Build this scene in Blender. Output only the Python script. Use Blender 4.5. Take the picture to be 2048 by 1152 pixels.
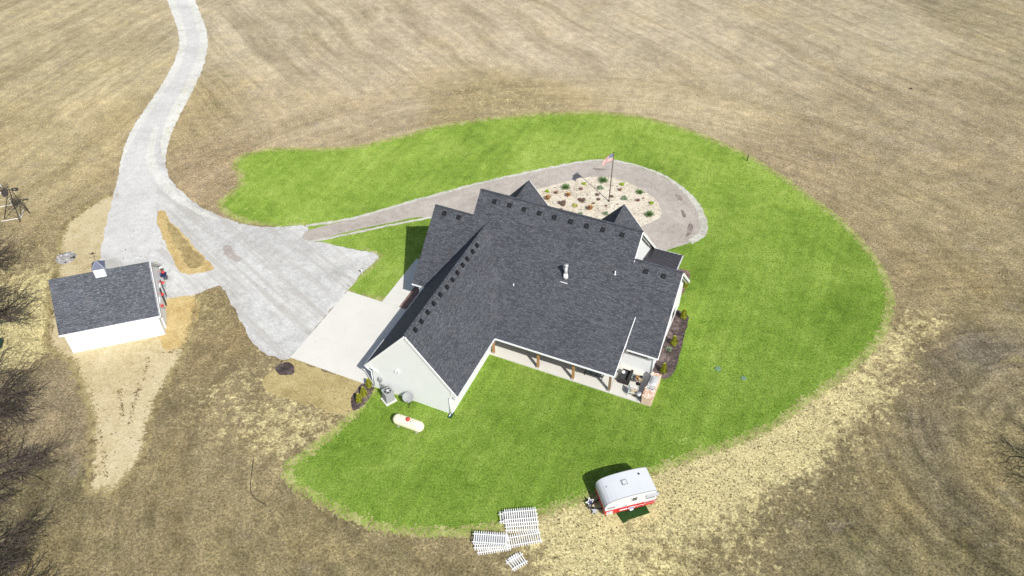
import bpy, bmesh, math, random
import numpy as np
from mathutils import Vector, Matrix
from mathutils.geometry import tessellate_polygon
random.seed(7); rng = np.random.default_rng(7)
R = math.radians
sc = bpy.context.scene
for o in list(bpy.data.objects): bpy.data.objects.remove(o)
COL = sc.collection

# ------------------------------------------------------------ camera
CAMZ = 54.0; FPX = 1600.0; PITCH = R(42.9)
cd = bpy.data.cameras.new('camera'); cam = bpy.data.objects.new('camera', cd); COL.objects.link(cam)
cam.location = (0, 0, CAMZ); cam.rotation_euler = (R(90) - PITCH, 0, 0)
cd.sensor_width = 36; cd.lens = 36 * FPX / 2048; cd.clip_start = 0.5; cd.clip_end = 3000
sc.camera = cam
# ------------------------------------------------------------ light
SUN = Vector((.502 * math.cos(R(45)), -.865 * math.cos(R(45)), math.sin(R(45)))).normalized()
w = bpy.data.worlds.new('World'); sc.world = w; w.use_nodes = True
nt = w.node_tree; nt.nodes.clear()
sky = nt.nodes.new('ShaderNodeTexSky'); sky.sky_type = 'NISHITA'; sky.sun_disc = False
sky.sun_elevation = R(45); sky.sun_rotation = math.atan2(SUN.x, SUN.y); sky.air_density = 1.0; sky.dust_density = 2.0
bg = nt.nodes.new('ShaderNodeBackground'); bg.inputs[1].default_value = 0.11
wo = nt.nodes.new('ShaderNodeOutputWorld')
nt.links.new(sky.outputs[0], bg.inputs[0]); nt.links.new(bg.outputs[0], wo.inputs[0])
sl = bpy.data.lights.new('sun', 'SUN'); sl.energy = 5.0; sl.angle = R(0.5); sl.color = (1, .965, .91)
so = bpy.data.objects.new('sun', sl); COL.objects.link(so); so.rotation_euler = SUN.to_track_quat('Z', 'Y').to_euler()
so.location = (20, -20, 60)
sc.view_settings.view_transform = 'Standard'; sc.view_settings.look = 'None'
sc.view_settings.gamma = 1; sc.view_settings.exposure = 0.12; sc.view_settings.use_curve_mapping = False

# ------------------------------------------------------------ survey helpers (ground points seen from the drone)
def G(x, y, z=0.0):
    a, b = (x - 1024) / FPX, (y - 576) / FPX
    d = (a, math.cos(PITCH) - b * math.sin(PITCH), -math.sin(PITCH) - b * math.cos(PITCH))
    t = (z - CAMZ) / d[2]
    return Vector((d[0] * t, d[1] * t, z))
K = 0.76
def lin(c): c /= 255.0; return c / 12.92 if c < .04045 else ((c + .055) / 1.055) ** 2.4
def A(r, g, b, k=None):
    k = K if k is None else k
    return (lin(r) * k, lin(g) * k, lin(b) * k, 1)

# ------------------------------------------------------------ material helpers
class NT:
    def __init__(s, name):
        s.m = bpy.data.materials.new(name); s.m.use_nodes = True; s.t = s.m.node_tree
        s.b = s.t.nodes['Principled BSDF']
    def n(s, t, **k):
        n = s.t.nodes.new(t)
        for a, v in k.items(): setattr(n, a, v)
        return n
    def l(s, a, b): s.t.links.new(a, b)
    def coord(s, uv=False):
        return s.n('ShaderNodeTexCoord').outputs['UV' if uv else 'Object']
    def geo(s): return s.n('ShaderNodeNewGeometry').outputs['Position']
    def mapping(s, v, scale=(1, 1, 1), rot=(0, 0, 0)):
        m = s.n('ShaderNodeMapping'); m.inputs['Scale'].default_value = scale; m.inputs['Rotation'].default_value = rot
        s.l(v, m.inputs[0]); return m.outputs[0]
    def aniso(s, v, ang, sx, sy):
        return s.mapping(s.mapping(v, (1, 1, 1), (0, 0, R(ang))), (sx, sy, 1))
    def noise(s, v, scale, detail=4, rough=.6, dist=0):
        n = s.n('ShaderNodeTexNoise'); n.inputs['Scale'].default_value = scale; n.inputs['Detail'].default_value = detail
        n.inputs['Roughness'].default_value = rough; n.inputs['Distortion'].default_value = dist
        s.l(v, n.inputs['Vector']); return n.outputs['Fac']
    def grain(s, v, col, amt, s1=4.6, s2=9.5, lo=.5, hi=1.5, fac=None):
        a = s.noise(v, s1, 1.5, .55, .25); b = s.noise(v, s2, 1.5, .5)
        f = s.math('ADD', s.math('MULTIPLY', a, .55), s.math('MULTIPLY', b, .45))
        m = s.ramp(f, [(.36, (lo, lo * .985, lo * .95, 1)), (.5, (1, 1, 1, 1)), (.64, (hi, hi * .99, hi * .96, 1))])
        return s.mix(amt if fac is None else fac, col, m, 'MULTIPLY')
    def ramp(s, f, stops, interp='LINEAR'):
        r = s.n('ShaderNodeValToRGB'); e = r.color_ramp; e.interpolation = interp
        while len(e.elements) < len(stops): e.elements.new(.5)
        for el, (p, c) in zip(e.elements, stops):
            el.position = p; el.color = c if not isinstance(c, (int, float)) else (c, c, c, 1)
        s.l(f, r.inputs[0]); return r.outputs[0]
    def mix(s, f, a, b, mode='MIX'):
        m = s.n('ShaderNodeMix', data_type='RGBA', blend_type=mode)
        for sock, v in ((m.inputs[0], f), (m.inputs[6], a), (m.inputs[7], b)):
            if isinstance(v, (int, float)): sock.default_value = v if sock == m.inputs[0] else (v, v, v, 1)
            elif isinstance(v, tuple): sock.default_value = v
            else: s.l(v, sock)
        return m.outputs[2]
    def math(s, op, a, b=0.0, c=None, clamp=False):
        m = s.n('ShaderNodeMath', operation=op); m.use_clamp = clamp
        for i, v in enumerate((a, b) if c is None else (a, b, c)):
            if isinstance(v, (int, float)): m.inputs[i].default_value = v
            else: s.l(v, m.inputs[i])
        return m.outputs[0]
    def out(s, col, rough=.85, bump=None, bs=.3, bd=.05, spec=.3, metal=0):
        if isinstance(col, tuple): s.b.inputs['Base Color'].default_value = col
        else: s.l(col, s.b.inputs['Base Color'])
        if isinstance(rough, (int, float)): s.b.inputs['Roughness'].default_value = rough
        else: s.l(rough, s.b.inputs['Roughness'])
        s.b.inputs['Specular IOR Level'].default_value = spec; s.b.inputs['Metallic'].default_value = metal
        if bump is not None:
            b = s.n('ShaderNodeBump'); b.inputs['Strength'].default_value = bs; b.inputs['Distance'].default_value = bd
            s.l(bump, b.inputs['Height']); s.l(b.outputs[0], s.b.inputs['Normal'])
        return s.m

def simple(name, c, rough=.6, var=.12, scale=3.0, spec=.3, metal=0, c2=None, bump=.1):
    s = NT(name); v = s.geo()
    n = s.noise(v, scale, 5, .65); n2 = s.noise(v, scale * 9, 3, .6)
    f = s.math('ADD', s.math('MULTIPLY', n, .6), s.math('MULTIPLY', n2, .4))
    d = tuple(x * (1 - var) for x in c[:3]) + (1,) if c2 is None else c2
    u = tuple(min(1, x * (1 + var * .6)) for x in c[:3]) + (1,)
    return s.out(s.ramp(f, [(.3, d), (.5, c), (.7, u)]), rough, n2, bump, .02, spec, metal)

def grainy(name, dark, mid, light, s1=.25, s2=2.0, s3=7.0, bs=.6, bd=.06, macro=.35, rough=.95, gr=.35):
    """broad patches x mid patches x grain"""
    s = NT(name); v = s.geo()
    a = s.noise(v, s1, 5, .6, .6); b = s.noise(v, s2, 5, .65); c = s.noise(v, s3, 4, .7)
    f = s.math('ADD', s.math('MULTIPLY', a, macro), s.math('ADD', s.math('MULTIPLY', b, (1 - macro) * .45), s.math('MULTIPLY', c, (1 - macro) * .55)))
    col = s.ramp(f, [(.40, dark), (.5, mid), (.60, light)])
    col = s.grain(v, col, gr)
    return s.out(col, rough, c, bs, bd, .15)

M = {}
M['white'] = simple('white_paint', (.73, .745, .75, 1), .55, .05, 1.2)
M['trim'] = simple('white_trim', (.78, .79, .80, 1), .45, .04, 2)
M['soffit'] = simple('soffit_white', (.70, .70, .70, 1), .6, .05, 2)
M['black'] = simple('black_metal', (.018, .018, .02, 1), .45, .2, 6)
M['darkmetal'] = simple('dark_brown_metal', (.05, .042, .038, 1), .6, .3, 6)
M['galv'] = simple('galvanised_metal', (.52, .53, .54, 1), .42, .1, 4, .5, .35)
M['grey'] = simple('grey_painted_metal', (.33, .34, .36, 1), .5, .08, 4)
M['dish'] = simple('dish_grey', (.27, .285, .28, 1), .6, .05, 4)
M['cream'] = simple('cream_tank_paint', (.72, .69, .50, 1), .4, .05, 1.5)
M['red'] = simple('red_paint', (.50, .03, .03, 1), .4, .12, 2)
M['tankred'] = simple('red_dome_paint', (.45, .06, .05, 1), .5, .12, 3)
M['wood'] = simple('cedar_wood', (.36, .20, .085, 1), .75, .35, 3.5)
M['greywood'] = simple('weathered_wood', (.25, .17, .11, 1), .8, .3, 5)
M['glass'] = simple('dark_window_glass', (.03, .035, .04, 1), .12, .2, 1, .6, bump=0)
M['navy'] = simple('navy_paint', (.02, .025, .08, 1), .5, .1, 3)
M['wicker'] = simple('dark_wicker', (.035, .032, .032, 1), .8, .35, 12)
M['cushion'] = simple('beige_cushion', (.42, .36, .25, 1), .9, .12, 4)
M['vinyl'] = simple('white_vinyl', (.72, .72, .71, 1), .4, .05, 3)
M['steel'] = simple('stainless_steel', (.66, .66, .66, 1), .3, .06, 3, .5, .4)
M['mat'] = simple('green_turf_mat', (.022, .055, .014, 1), .95, .45, 9, .1)
M['teal'] = simple('dark_green_plastic', (.02, .07, .05, 1), .6, .3, 4)
M['rubber'] = simple('black_rubber', (.02, .02, .02, 1), .8, .2, 6)
M['bark'] = simple('grey_brown_bark', (.085, .066, .05, 1), .95, .4, 4, .1)
M['twig'] = simple('dark_twigs', (.075, .06, .05, 1), .95, .4, 2, .1)
M['stone'] = simple('pale_stone', (.42, .40, .37, 1), .9, .35, 3)
M['ash'] = simple('ash_grey_stone', (.26, .25, .24, 1), .95, .5, 6)
M['tan_leaf'] = simple('dry_tan_grass_plant', (.60, .38, .19, 1), .95, .4, 8, .1)
M['red_leaf'] = simple('reddish_twiggy_plant', (.36, .22, .18, 1), .95, .4, 8, .1)
M['brown_leaf'] = simple('dark_brown_plant', (.16, .11, .09, 1), .95, .4, 8, .1)
M['green_leaf'] = simple('dark_green_leaves', (.12, .20, .07, 1), .9, .4, 8, .1)
M['bluegreen_leaf'] = simple('grey_green_leaves', (.20, .26, .16, 1), .9, .35, 8, .1)
M['lime_leaf'] = simple('lime_green_leaves', (.24, .33, .03, 1), .9, .4, 8, .1)
M['arb'] = simple('golden_green_conifer', (.42, .44, .05, 1), .9, .45, 9, .1)
M['pan_fan'] = simple('fan_black', (.03, .03, .03, 1), .5, .2, 4)

M['ventmetal'] = simple('vent_dark_metal', (.012, .012, .014, 1), .5, .2, 6, .4)
# shingles: courses of tabs, each with its own tone (UV in metres, v runs up the slope)
def shingle(name, k=1.0):
    s = NT(name); uv = s.coord(True)
    br = s.n('ShaderNodeTexBrick'); br.offset = .37; br.inputs['Scale'].default_value = 1.0
    br.inputs['Brick Width'].default_value = .30; br.inputs['Row Height'].default_value = .145
    br.inputs['Mortar Size'].default_value = .009; br.inputs['Mortar Smooth'].default_value = .3; br.inputs['Bias'].default_value = -.1
    br.inputs['Color1'].default_value = (.048 * k, .053 * k, .063 * k, 1); br.inputs['Color2'].default_value = (.085 * k, .092 * k, .106 * k, 1)
    br.inputs['Mortar'].default_value = (.028, .029, .032, 1)
    s.l(uv, br.inputs['Vector'])
    fl = s.noise(s.mapping(uv, (4.6, 8.5, 1)), 1.0, 2, .6)
    fleck = s.ramp(fl, [(.55, 0), (.66, .5)])
    c = s.mix(fleck, br.outputs['Color'], (.17 * k, .178 * k, .19 * k, 1))
    gr = s.noise(uv, 22, 3, .7)
    c = s.mix(.4, c, s.ramp(gr, [(.3, .4), (.7, 1.0)]), 'MULTIPLY')
    rowt = s.noise(s.mapping(uv, (.9, 6.9, 1)), 1.0, 2, .5)
    c = s.mix(.7, c, s.ramp(rowt, [(.35, .80), (.65, 1.15)]), 'MULTIPLY')
    big = s.noise(uv, .35, 4, .6)
    c = s.mix(1.0, c, s.ramp(big, [(.3, 1.08), (.7, 1.3)]), 'MULTIPLY')
    hue = s.noise(s.mapping(uv, (1, 1, 1)), .8, 3, .5)
    c = s.mix(s.ramp(hue, [(.6, 0), (.75, .35)]), c, (.115 * k, .098 * k, .10 * k, 1))
    h = s.math('ADD', br.outputs['Fac'], s.math('MULTIPLY', gr, -.6))
    return s.out(c, .9, s.math('MULTIPLY', h, -1), .5, .02, .25)
M['shingle'] = shingle('charcoal_shingles')
M['barnshingle'] = shingle('grey_blue_shingles', 1.25)
M['standing'] = simple('black_standing_seam', (.045, .043, .05, 1), .45, .15, 1.5)

# brick for grill counter
def stacked_brick(c):
    return simple('brick_%d' % int(c[0] * 1000), c, .9, .3, 9)
M['brickA'] = simple('buff_brick', (.62, .47, .36, 1), .9, .3, 7)
M['brickB'] = simple('pink_brick', (.50, .27, .19, 1), .9, .3, 7)
M['brickC'] = simple('pale_brick', (.72, .64, .53, 1), .9, .25, 7)

# ------------------------------------------------------------ mesh builder
class MB:
    def __init__(s): s.v = []; s.f = []
    def add(s, vs, fs):
        o = len(s.v); s.v += [tuple(x) for x in vs]; s.f += [tuple(i + o for i in f) for f in fs]; return s
    def box(s, c, d, rz=0, rx=0, ry=0):
        m = Matrix.Rotation(rz, 3, 'Z') @ Matrix.Rotation(ry, 3, 'Y') @ Matrix.Rotation(rx, 3, 'X')
        vs = [Vector(c) + m @ Vector((x * d[0] / 2, y * d[1] / 2, z * d[2] / 2)) for x in (-1, 1) for y in (-1, 1) for z in (-1, 1)]
        return s.add(vs, [(0, 1, 3, 2), (4, 6, 7, 5), (0, 4, 5, 1), (2, 3, 7, 6), (0, 2, 6, 4), (1, 5, 7, 3)])
    def beam(s, a, b, w_, h, up=(0, 0, 1)):
        a = Vector(a); b = Vector(b); d = (b - a).normalized(); sd = d.cross(Vector(up))
        if sd.length < 1e-4: sd = d.cross(Vector((1, 0, 0)))
        sd.normalize(); u = sd.cross(d)
        vs = [p + sd * (i * w_ / 2) + u * (j * h / 2) for p in (a, b) for i, j in ((-1, -1), (1, -1), (1, 1), (-1, 1))]
        return s.add(vs, [(3, 2, 1, 0), (4, 5, 6, 7), (0, 1, 5, 4), (1, 2, 6, 5), (2, 3, 7, 6), (3, 0, 4, 7)])
    def tube(s, a, b, r0, r1=None, n=8, cap=True):
        r1 = r0 if r1 is None else r1
        a = Vector(a); b = Vector(b); d = (b - a).normalized()
        x = d.orthogonal().normalized(); y = d.cross(x)
        vs = [p + (x * math.cos(t) + y * math.sin(t)) * r for p, r in ((a, r0), (b, r1)) for t in [2 * math.pi * i / n for i in range(n)]]
        fs = [(i, (i + 1) % n, n + (i + 1) % n, n + i) for i in range(n)]
        if cap: fs += [tuple(range(n - 1, -1, -1)), tuple(range(n, 2 * n))]
        return s.add(vs, fs)
    def lathe(s, prof, c=(0, 0, 0), n=16, axis='Z'):
        vs = []
        for r, z in prof:
            for i in range(n):
                t = 2 * math.pi * i / n; x, y = r * math.cos(t), r * math.sin(t)
                vs.append(Vector(c) + Vector((x, y, z) if axis == 'Z' else (z, x, y)))
        fs = [(k * n + i, k * n + (i + 1) % n, (k + 1) * n + (i + 1) % n, (k + 1) * n + i) for k in range(len(prof) - 1) for i in range(n)]
        fs += [tuple(range(n - 1, -1, -1)), tuple(range((len(prof) - 1) * n, len(prof) * n))]
        return s.add(vs, fs)
    def ball(s, c, r, n=10, m=7, jit=0, sq=(1, 1, 1)):
        prof = [(max(.001, math.sin(math.pi * k / m)), -math.cos(math.pi * k / m)) for k in range(m + 1)]
        o = len(s.v); s.lathe(prof, (0, 0, 0), n)
        for i in range(o, len(s.v)):
            x, y, z = s.v[i]; j = 1 + random.uniform(-jit, jit)
            s.v[i] = (c[0] + x * r * sq[0] * j, c[1] + y * r * sq[1] * j, c[2] + z * r * sq[2] * j)
        return s
    def prism(s, poly, off):
        """poly: list of 3D points, extruded by vector off"""
        n = len(poly); P = [Vector(p) for p in poly]; off = Vector(off)
        tri = tessellate_polygon([P])
        vs = P + [p + off for p in P]
        fs = [tuple(t) for t in tri] + [tuple(i + n for i in reversed(t)) for t in tri]
        fs += [(i, (i + 1) % n, n + (i + 1) % n, n + i) for i in range(n)]
        return s.add(vs, fs)
    def build(s, name, mat, parent=None, smooth=False, loc=None, rz=0, uvslope=False, recalc=True):
        me = bpy.data.meshes.new(name); me.from_pydata(s.v, [], s.f)
        if recalc:
            bm = bmesh.new(); bm.from_mesh(me); bmesh.ops.recalc_face_normals(bm, faces=bm.faces); bm.to_mesh(me); bm.free()
        if uvslope: slope_uv(me)
        me.materials.append(mat)
        if smooth:
            me.polygons.foreach_set('use_smooth', [True] * len(me.polygons))
        o = bpy.data.objects.new(name, me); COL.objects.link(o)
        if parent: o.parent = parent
        if loc: o.location = loc
        o.rotation_euler.z = rz
        return o

def slope_uv(me):
    uv = me.uv_layers.new(name='UVMap')
    for p in me.polygons:
        n = Vector(p.normal)
        h = Vector((0, 0, 1)).cross(n)
        h = h.normalized() if h.length > .05 else Vector((1, 0, 0))
        if h.x < -.01 or (abs(h.x) <= .01 and h.y < 0): h = -h
        u = n.cross(h); 
        if u.z < 0: u = -u
        for li in p.loop_indices:
            co = me.vertices[me.loops[li].vertex_index].co
            uv.data[li].uv = (co.dot(h), co.dot(u))

def tag(o, label=None, cat=None, group=None, kind=None):
    if label: o['label'] = label
    if cat: o['category'] = cat
    if group: o['group'] = group
    if kind: o['kind'] = kind
    return o
def empty(name, loc, rz=0, label=None, cat=None, group=None):
    o = bpy.data.objects.new(name, None); COL.objects.link(o); o.location = loc; o.rotation_euler.z = rz
    o.empty_display_size = .3
    return tag(o, label, cat, group)
KIDS = {}
def copy_tree(o, parent=None):
    c = o.copy(); COL.objects.link(c)
    if parent: c.parent = parent
    for ch in [x for x in ALLKIDS(o)]: copy_tree(ch, c)
    return c
def ALLKIDS(o): return list(o.children)

# ------------------------------------------------------------ ground sheets
def catmull(pts, closed=True, step=.5):
    out = []; n = len(pts)
    rngi = range(n) if closed else range(n - 1)
    for i in rngi:
        p0 = pts[(i - 1) % n] if closed or i > 0 else pts[i]; p1 = pts[i]; p2 = pts[(i + 1) % n]; p3 = pts[(i + 2) % n] if closed or i + 2 < n else p2
        k = max(1, int((p2 - p1).length / step))
        for j in range(k):
            t = j / k
            out.append(.5 * ((2 * p1) + (p2 - p0) * t + (2 * p0 - 5 * p1 + 4 * p2 - p3) * t * t + (3 * p1 - p0 - 3 * p2 + p3) * t ** 3))
    if not closed: out.append(pts[-1])
    return out
def jitter(pts, amp, closed=True):
    n = len(pts); ph = [random.uniform(0, 6.28) for _ in range(6)]; out = []; L = 0
    for i, p in enumerate(pts):
        q = pts[(i + 1) % n]; o = pts[i - 1]; t = (q - o); L += (p - o).length if i else 0
        nrm = Vector((-t.y, t.x, 0)); nrm = nrm.normalized() if nrm.length > 1e-6 else nrm
        d = math.sin(L * .9 + ph[0]) * .35 + math.sin(L * 2.3 + ph[1]) * .3 + math.sin(L * 5.1 + ph[2]) * .2 + random.uniform(-1, 1) * .4
        out.append(p + nrm * d * amp)
    return out
def inside(P, poly):
    """vectorised point in polygon; P Nx2, poly list"""
    x, y = P[:, 0], P[:, 1]; c = np.zeros(len(P), bool); n = len(poly); j = n - 1
    for i in range(n):
        xi, yi, xj, yj = poly[i][0], poly[i][1], poly[j][0], poly[j][1]
        if yi != yj:
            c ^= ((yi > y) != (yj > y)) & (x < (xj - xi) * (y - yi) / (yj - yi) + xi)
        j = i
    return c
def sheet(name, px, z, mat, amp=.12, step=.35, smooth=True, world=False, thick=0):
    pts = [Vector(p) if world else G(*p) for p in px]
    pts = [Vector((p[0], p[1], 0)) for p in pts]
    if smooth: pts = catmull(pts, True, step)
    elif amp:
        q = []
        for i, p in enumerate(pts):
            b = pts[(i + 1) % len(pts)]; k = max(1, int((b - p).length / step)); q += [p.lerp(b, j / k) for j in range(k)]
        pts = q
    if amp: pts = jitter(pts, amp)
    tri = tessellate_polygon([pts])
    mb = MB()
    if thick: mb.prism([(p.x, p.y, z - thick) for p in pts], (0, 0, thick))
    else: mb.add([(p.x, p.y, z) for p in pts], [tuple(t) for t in tri])
    o = mb.build(name, mat)
    if not thick and o.data.polygons[0].normal.z < 0: o.data.flip_normals()
    tag(o, kind='structure'); 
    return o, pts

# ground colours by area: (photo-surveyed x, y, r, g, b, straw cover)
GP = [(-200,-100,196,182,146,0),(50,50,197,183,146,0),(200,150,195,181,143,0),(100,300,188,173,133,0),(300,250,190,173,131,.05),(60,400,186,171,131,0),(-200,350,184,168,130,0),
(500,60,197,184,154,0),(700,150,200,185,156,0),(900,60,202,187,158,0),(1100,100,204,189,160,0),(600,240,193,177,144,0),(430,340,182,163,130,0),(800,230,196,180,150,0),
(1000,213,212,194,148,.25),(900,232,208,190,146,.2),(1300,60,203,189,160,0),(1500,150,194,180,150,0),(1750,60,188,176,146,0),(2000,60,174,162,130,0),(2250,0,170,158,128,0),(1400,230,198,183,148,0),
(1600,330,176,160,128,0),(1800,250,179,165,135,0),(2000,300,168,154,124,0),(1850,430,166,152,118,0),(1700,480,168,152,118,0),(2020,500,160,147,115,0),(2250,500,155,142,110,0),(1900,560,167,151,113,.1),
(1800,600,160,145,110,.15),(1850,650,178,160,116,.45),(1950,620,165,151,112,.2),(2030,640,146,136,105,.05),(1950,750,112,106,86,0),(2060,760,128,118,92,.05),(1850,780,150,136,102,.35),(1790,700,185,168,120,.6),
(1750,790,172,156,112,.6),(1690,800,188,172,124,.75),(1640,870,205,192,140,.9),(1600,920,212,201,150,1),(1500,930,214,204,152,1),(1400,980,208,197,146,.95),(1330,1000,205,194,142,.9),(1200,1080,198,187,134,.8),(1120,1040,196,184,132,.75),
(1300,1100,164,153,108,.45),(1450,1060,170,158,112,.5),(1500,1120,138,128,94,.2),(1600,1020,150,138,98,.35),(1680,960,165,150,106,.45),(1700,1100,122,114,84,.05),(1850,950,126,118,88,.1),(1780,880,140,128,94,.2),(2000,900,132,124,88,.1),
(2000,1100,116,108,78,0),(1850,1100,120,112,82,.08),(2200,1000,110,102,76,0),(1985,690,108,100,86,0),(1930,700,104,97,84,0),(1880,730,100,93,80,0),(1850,790,96,90,77,0),(1840,850,94,88,75,0),(1855,910,92,86,72,0),(1880,970,94,88,72,0),(1930,1040,100,93,73,0),(1990,1110,98,92,70,0),(1670,900,112,106,84,0),(1660,940,104,99,78,0),(1700,980,92,87,68,0),(1690,1050,92,87,66,0),(1640,985,100,95,74,0),(1600,1010,108,102,78,.05),(1780,870,128,118,88,.15),(1800,930,130,120,86,.1),(1960,840,140,130,98,.1),(1990,880,148,135,98,.15),(1990,960,140,128,88,.15),(1960,940,146,132,94,.2),(1780,1010,134,122,86,.1),(1600,1080,118,110,84,.1),(1990,780,132,122,95,.05),(1720,1120,112,106,80,0),(1620,905,208,198,148,.95),(1440,1110,140,130,92,.3),(1000,1130,150,138,100,.2),(900,1110,142,130,96,.08),(700,1100,138,127,94,0),(500,1100,136,125,92,0),(300,1100,140,128,96,0),(150,1100,130,119,88,0),
(60,1000,112,104,78,.05),(-150,1000,100,92,70,0),(130,850,142,129,102,0),(450,950,154,141,106,.12),(560,860,172,156,114,.45),(500,780,162,147,110,.3),(440,690,150,134,98,.1),(400,640,158,143,103,.2),(360,1000,146,133,99,.02),
(100,780,146,133,106,.05),(70,660,182,166,116,.65),(90,580,185,167,115,.6),(30,500,146,132,102,.25),(140,480,184,168,128,.05),(60,450,168,153,116,.1),(-150,650,120,108,84,.1),(600,1000,140,128,94,0),(1500,1250,118,110,80,.1),(600,1300,120,112,84,0)]
gx = np.concatenate([-np.geomspace(900, 105, 14), np.arange(-100, 100.1, 1.0), np.geomspace(105, 900, 14)])
gy = np.concatenate([-np.geomspace(500, 6, 8), np.arange(8, 160, 1.0), np.geomspace(165, 1200, 16)])
X, Y = np.meshgrid(gx, gy); ny, nx = X.shape
P = np.stack([X.ravel(), Y.ravel()], 1)
cp = np.array([[*G(p[0], p[1])[:2]] for p in GP]); cc = np.array([[lin(p[2]), lin(p[3]), lin(p[4])] for p in GP]) * K
lum0 = cc.mean(1, keepdims=True); cc = cc * (1 + .34 * np.clip((.26 - lum0) / .16, 0, 1)); cs = np.array([p[5] for p in GP])
d2 = ((P[:, None, :] - cp[None]) ** 2).sum(2)
W = 1 / (d2 + 4) ** 2.1; W /= W.sum(1, keepdims=True)
vc = W @ cc; vs_ = W @ cs
me = bpy.data.meshes.new('ground')
idx = np.arange(nx * ny).reshape(ny, nx)
F = np.stack([idx[:-1, :-1], idx[:-1, 1:], idx[1:, 1:], idx[1:, :-1]], -1).reshape(-1, 4)
me.from_pydata(np.c_[P, np.zeros(len(P))].tolist(), [], F.tolist())
ca = me.color_attributes.new('tone', 'FLOAT_COLOR', 'POINT'); ca.data.foreach_set('color', np.c_[vc, vs_].ravel().astype(np.float32))
ground = bpy.data.objects.new('ground', me); COL.objects.link(ground); tag(ground, kind='structure')
s = NT('field_soil_and_stubble'); v = s.geo()
at_ = s.n('ShaderNodeAttribute', attribute_name='tone')
sep = s.n('ShaderNodeSeparateXYZ'); s.l(v, sep.inputs[0])
dx = s.math('SUBTRACT', sep.outputs[0], 6.0); dy = s.math('SUBTRACT', sep.outputs[1], 40.0)
rad = s.math('SQRT', s.math('ADD', s.math('MULTIPLY', dx, dx), s.math('MULTIPLY', dy, dy)))
ang = s.math('ARCTAN2', dx, dy)
wob = s.noise(v, .035, 2, .5)
def streaks(fp_, fa):
    """noise drawn out along the tillage direction: straight swaths far out, curving round the lawn near it"""
    outs = []
    cmb = s.n('ShaderNodeCombineXYZ'); s.l(s.math('ADD', s.math('MULTIPLY', rad, fp_), s.math('MULTIPLY', wob, 3.0)), cmb.inputs[0]); s.l(s.math('MULTIPLY', ang, fa * 45), cmb.inputs[1])
    outs.append(s.noise(cmb.outputs[0], 1.0, 5, .6))
    for (nx_, ny_) in ((.82, .57), (.93, -.36)):
        perp = s.math('ADD', s.math('MULTIPLY', sep.outputs[0], nx_), s.math('MULTIPLY', sep.outputs[1], ny_)); al = s.math('SUBTRACT', s.math('MULTIPLY', sep.outputs[0], ny_), s.math('MULTIPLY', sep.outputs[1], nx_))
        c_ = s.n('ShaderNodeCombineXYZ'); s.l(s.math('ADD', s.math('MULTIPLY', perp, fp_), s.math('MULTIPLY', wob, 4.0)), c_.inputs[0]); s.l(s.math('MULTIPLY', al, fa), c_.inputs[1]); outs.append(s.noise(c_.outputs[0], 1.0, 5, .6))
    left = s.ramp(s.math('MULTIPLY', s.math('ADD', sep.outputs[0], 60.0), 1 / 30.0, clamp=True), [(.35, 1), (.55, 0)])
    far = s.ramp(s.math('MULTIPLY', rad, 1 / 100.0), [(.56, 0), (.68, 1)])
    return s.mix(far, outs[0], s.mix(left, outs[1], outs[2]))
rows = streaks(.30, .022); rows2 = streaks(1.3, .05)
n1 = s.noise(v, .12, 5, .6, .5); n2 = s.noise(v, 1.1, 5, .65); n3 = s.noise(v, 6.0, 5, .75); n4 = s.noise(v, 2.6, 4, .7, .8)
col = at_.outputs['Color']
col = s.mix(1.0, col, s.ramp(rows, [(.34, (.80, .79, .76, 1)), (.5, (1, 1, 1, 1)), (.66, (1.12, 1.12, 1.15, 1))]), 'MULTIPLY')
col = s.mix(.6, col, s.ramp(rows2, [(.32, .74), (.5, 1.0), (.68, 1.18)]), 'MULTIPLY')
col = s.mix(.9, col, s.ramp(n1, [(.3, (.84, .83, .80, 1)), (.52, (1, 1, 1, 1)), (.72, (1.12, 1.08, .98, 1))]), 'MULTIPLY')
col = s.mix(s.ramp(s.noise(v, .22, 4, .6, 1.2), [(.6, 0), (.75, .22)]), col, A(205, 190, 120))
col = s.mix(s.ramp(s.noise(v, .30, 4, .6, .4), [(.6, 0), (.74, .25)]), col, A(190, 178, 170))
r3 = streaks(.55, .012)
line = s.ramp(s.math('ABSOLUTE', s.math('SUBTRACT', r3, .5)), [(.0, .82), (.022, 1.0)])
col = s.mix(s.ramp(s.noise(v, .05, 2, .5), [(.40, .15), (.6, 1)]), col, line, 'MULTIPLY')
ax_ = s.math('SUBTRACT', sep.outputs[0], 46.0); ay_ = s.math('SUBTRACT', sep.outputs[1], 39.0)
ar = s.math('SQRT', s.math('ADD', s.math('MULTIPLY', ax_, ax_), s.math('MULTIPLY', ay_, ay_))); aa_ = s.math('ARCTAN2', ax_, ay_)
cA = s.n('ShaderNodeCombineXYZ'); s.l(s.math('ADD', s.math('MULTIPLY', ar, 1.1), s.math('MULTIPLY', wob, 4.0)), cA.inputs[0]); s.l(s.math('MULTIPLY', aa_, 1.2), cA.inputs[1])
arcs = s.ramp(s.noise(cA.outputs[0], 1.0, 5, .6), [(.36, .62), (.5, 1.0), (.64, 1.28)])
col = s.mix(s.ramp(s.math('MULTIPLY', ar, 1 / 40.0), [(.45, .8), (.75, 0)]), col, arcs, 'MULTIPLY')
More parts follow.
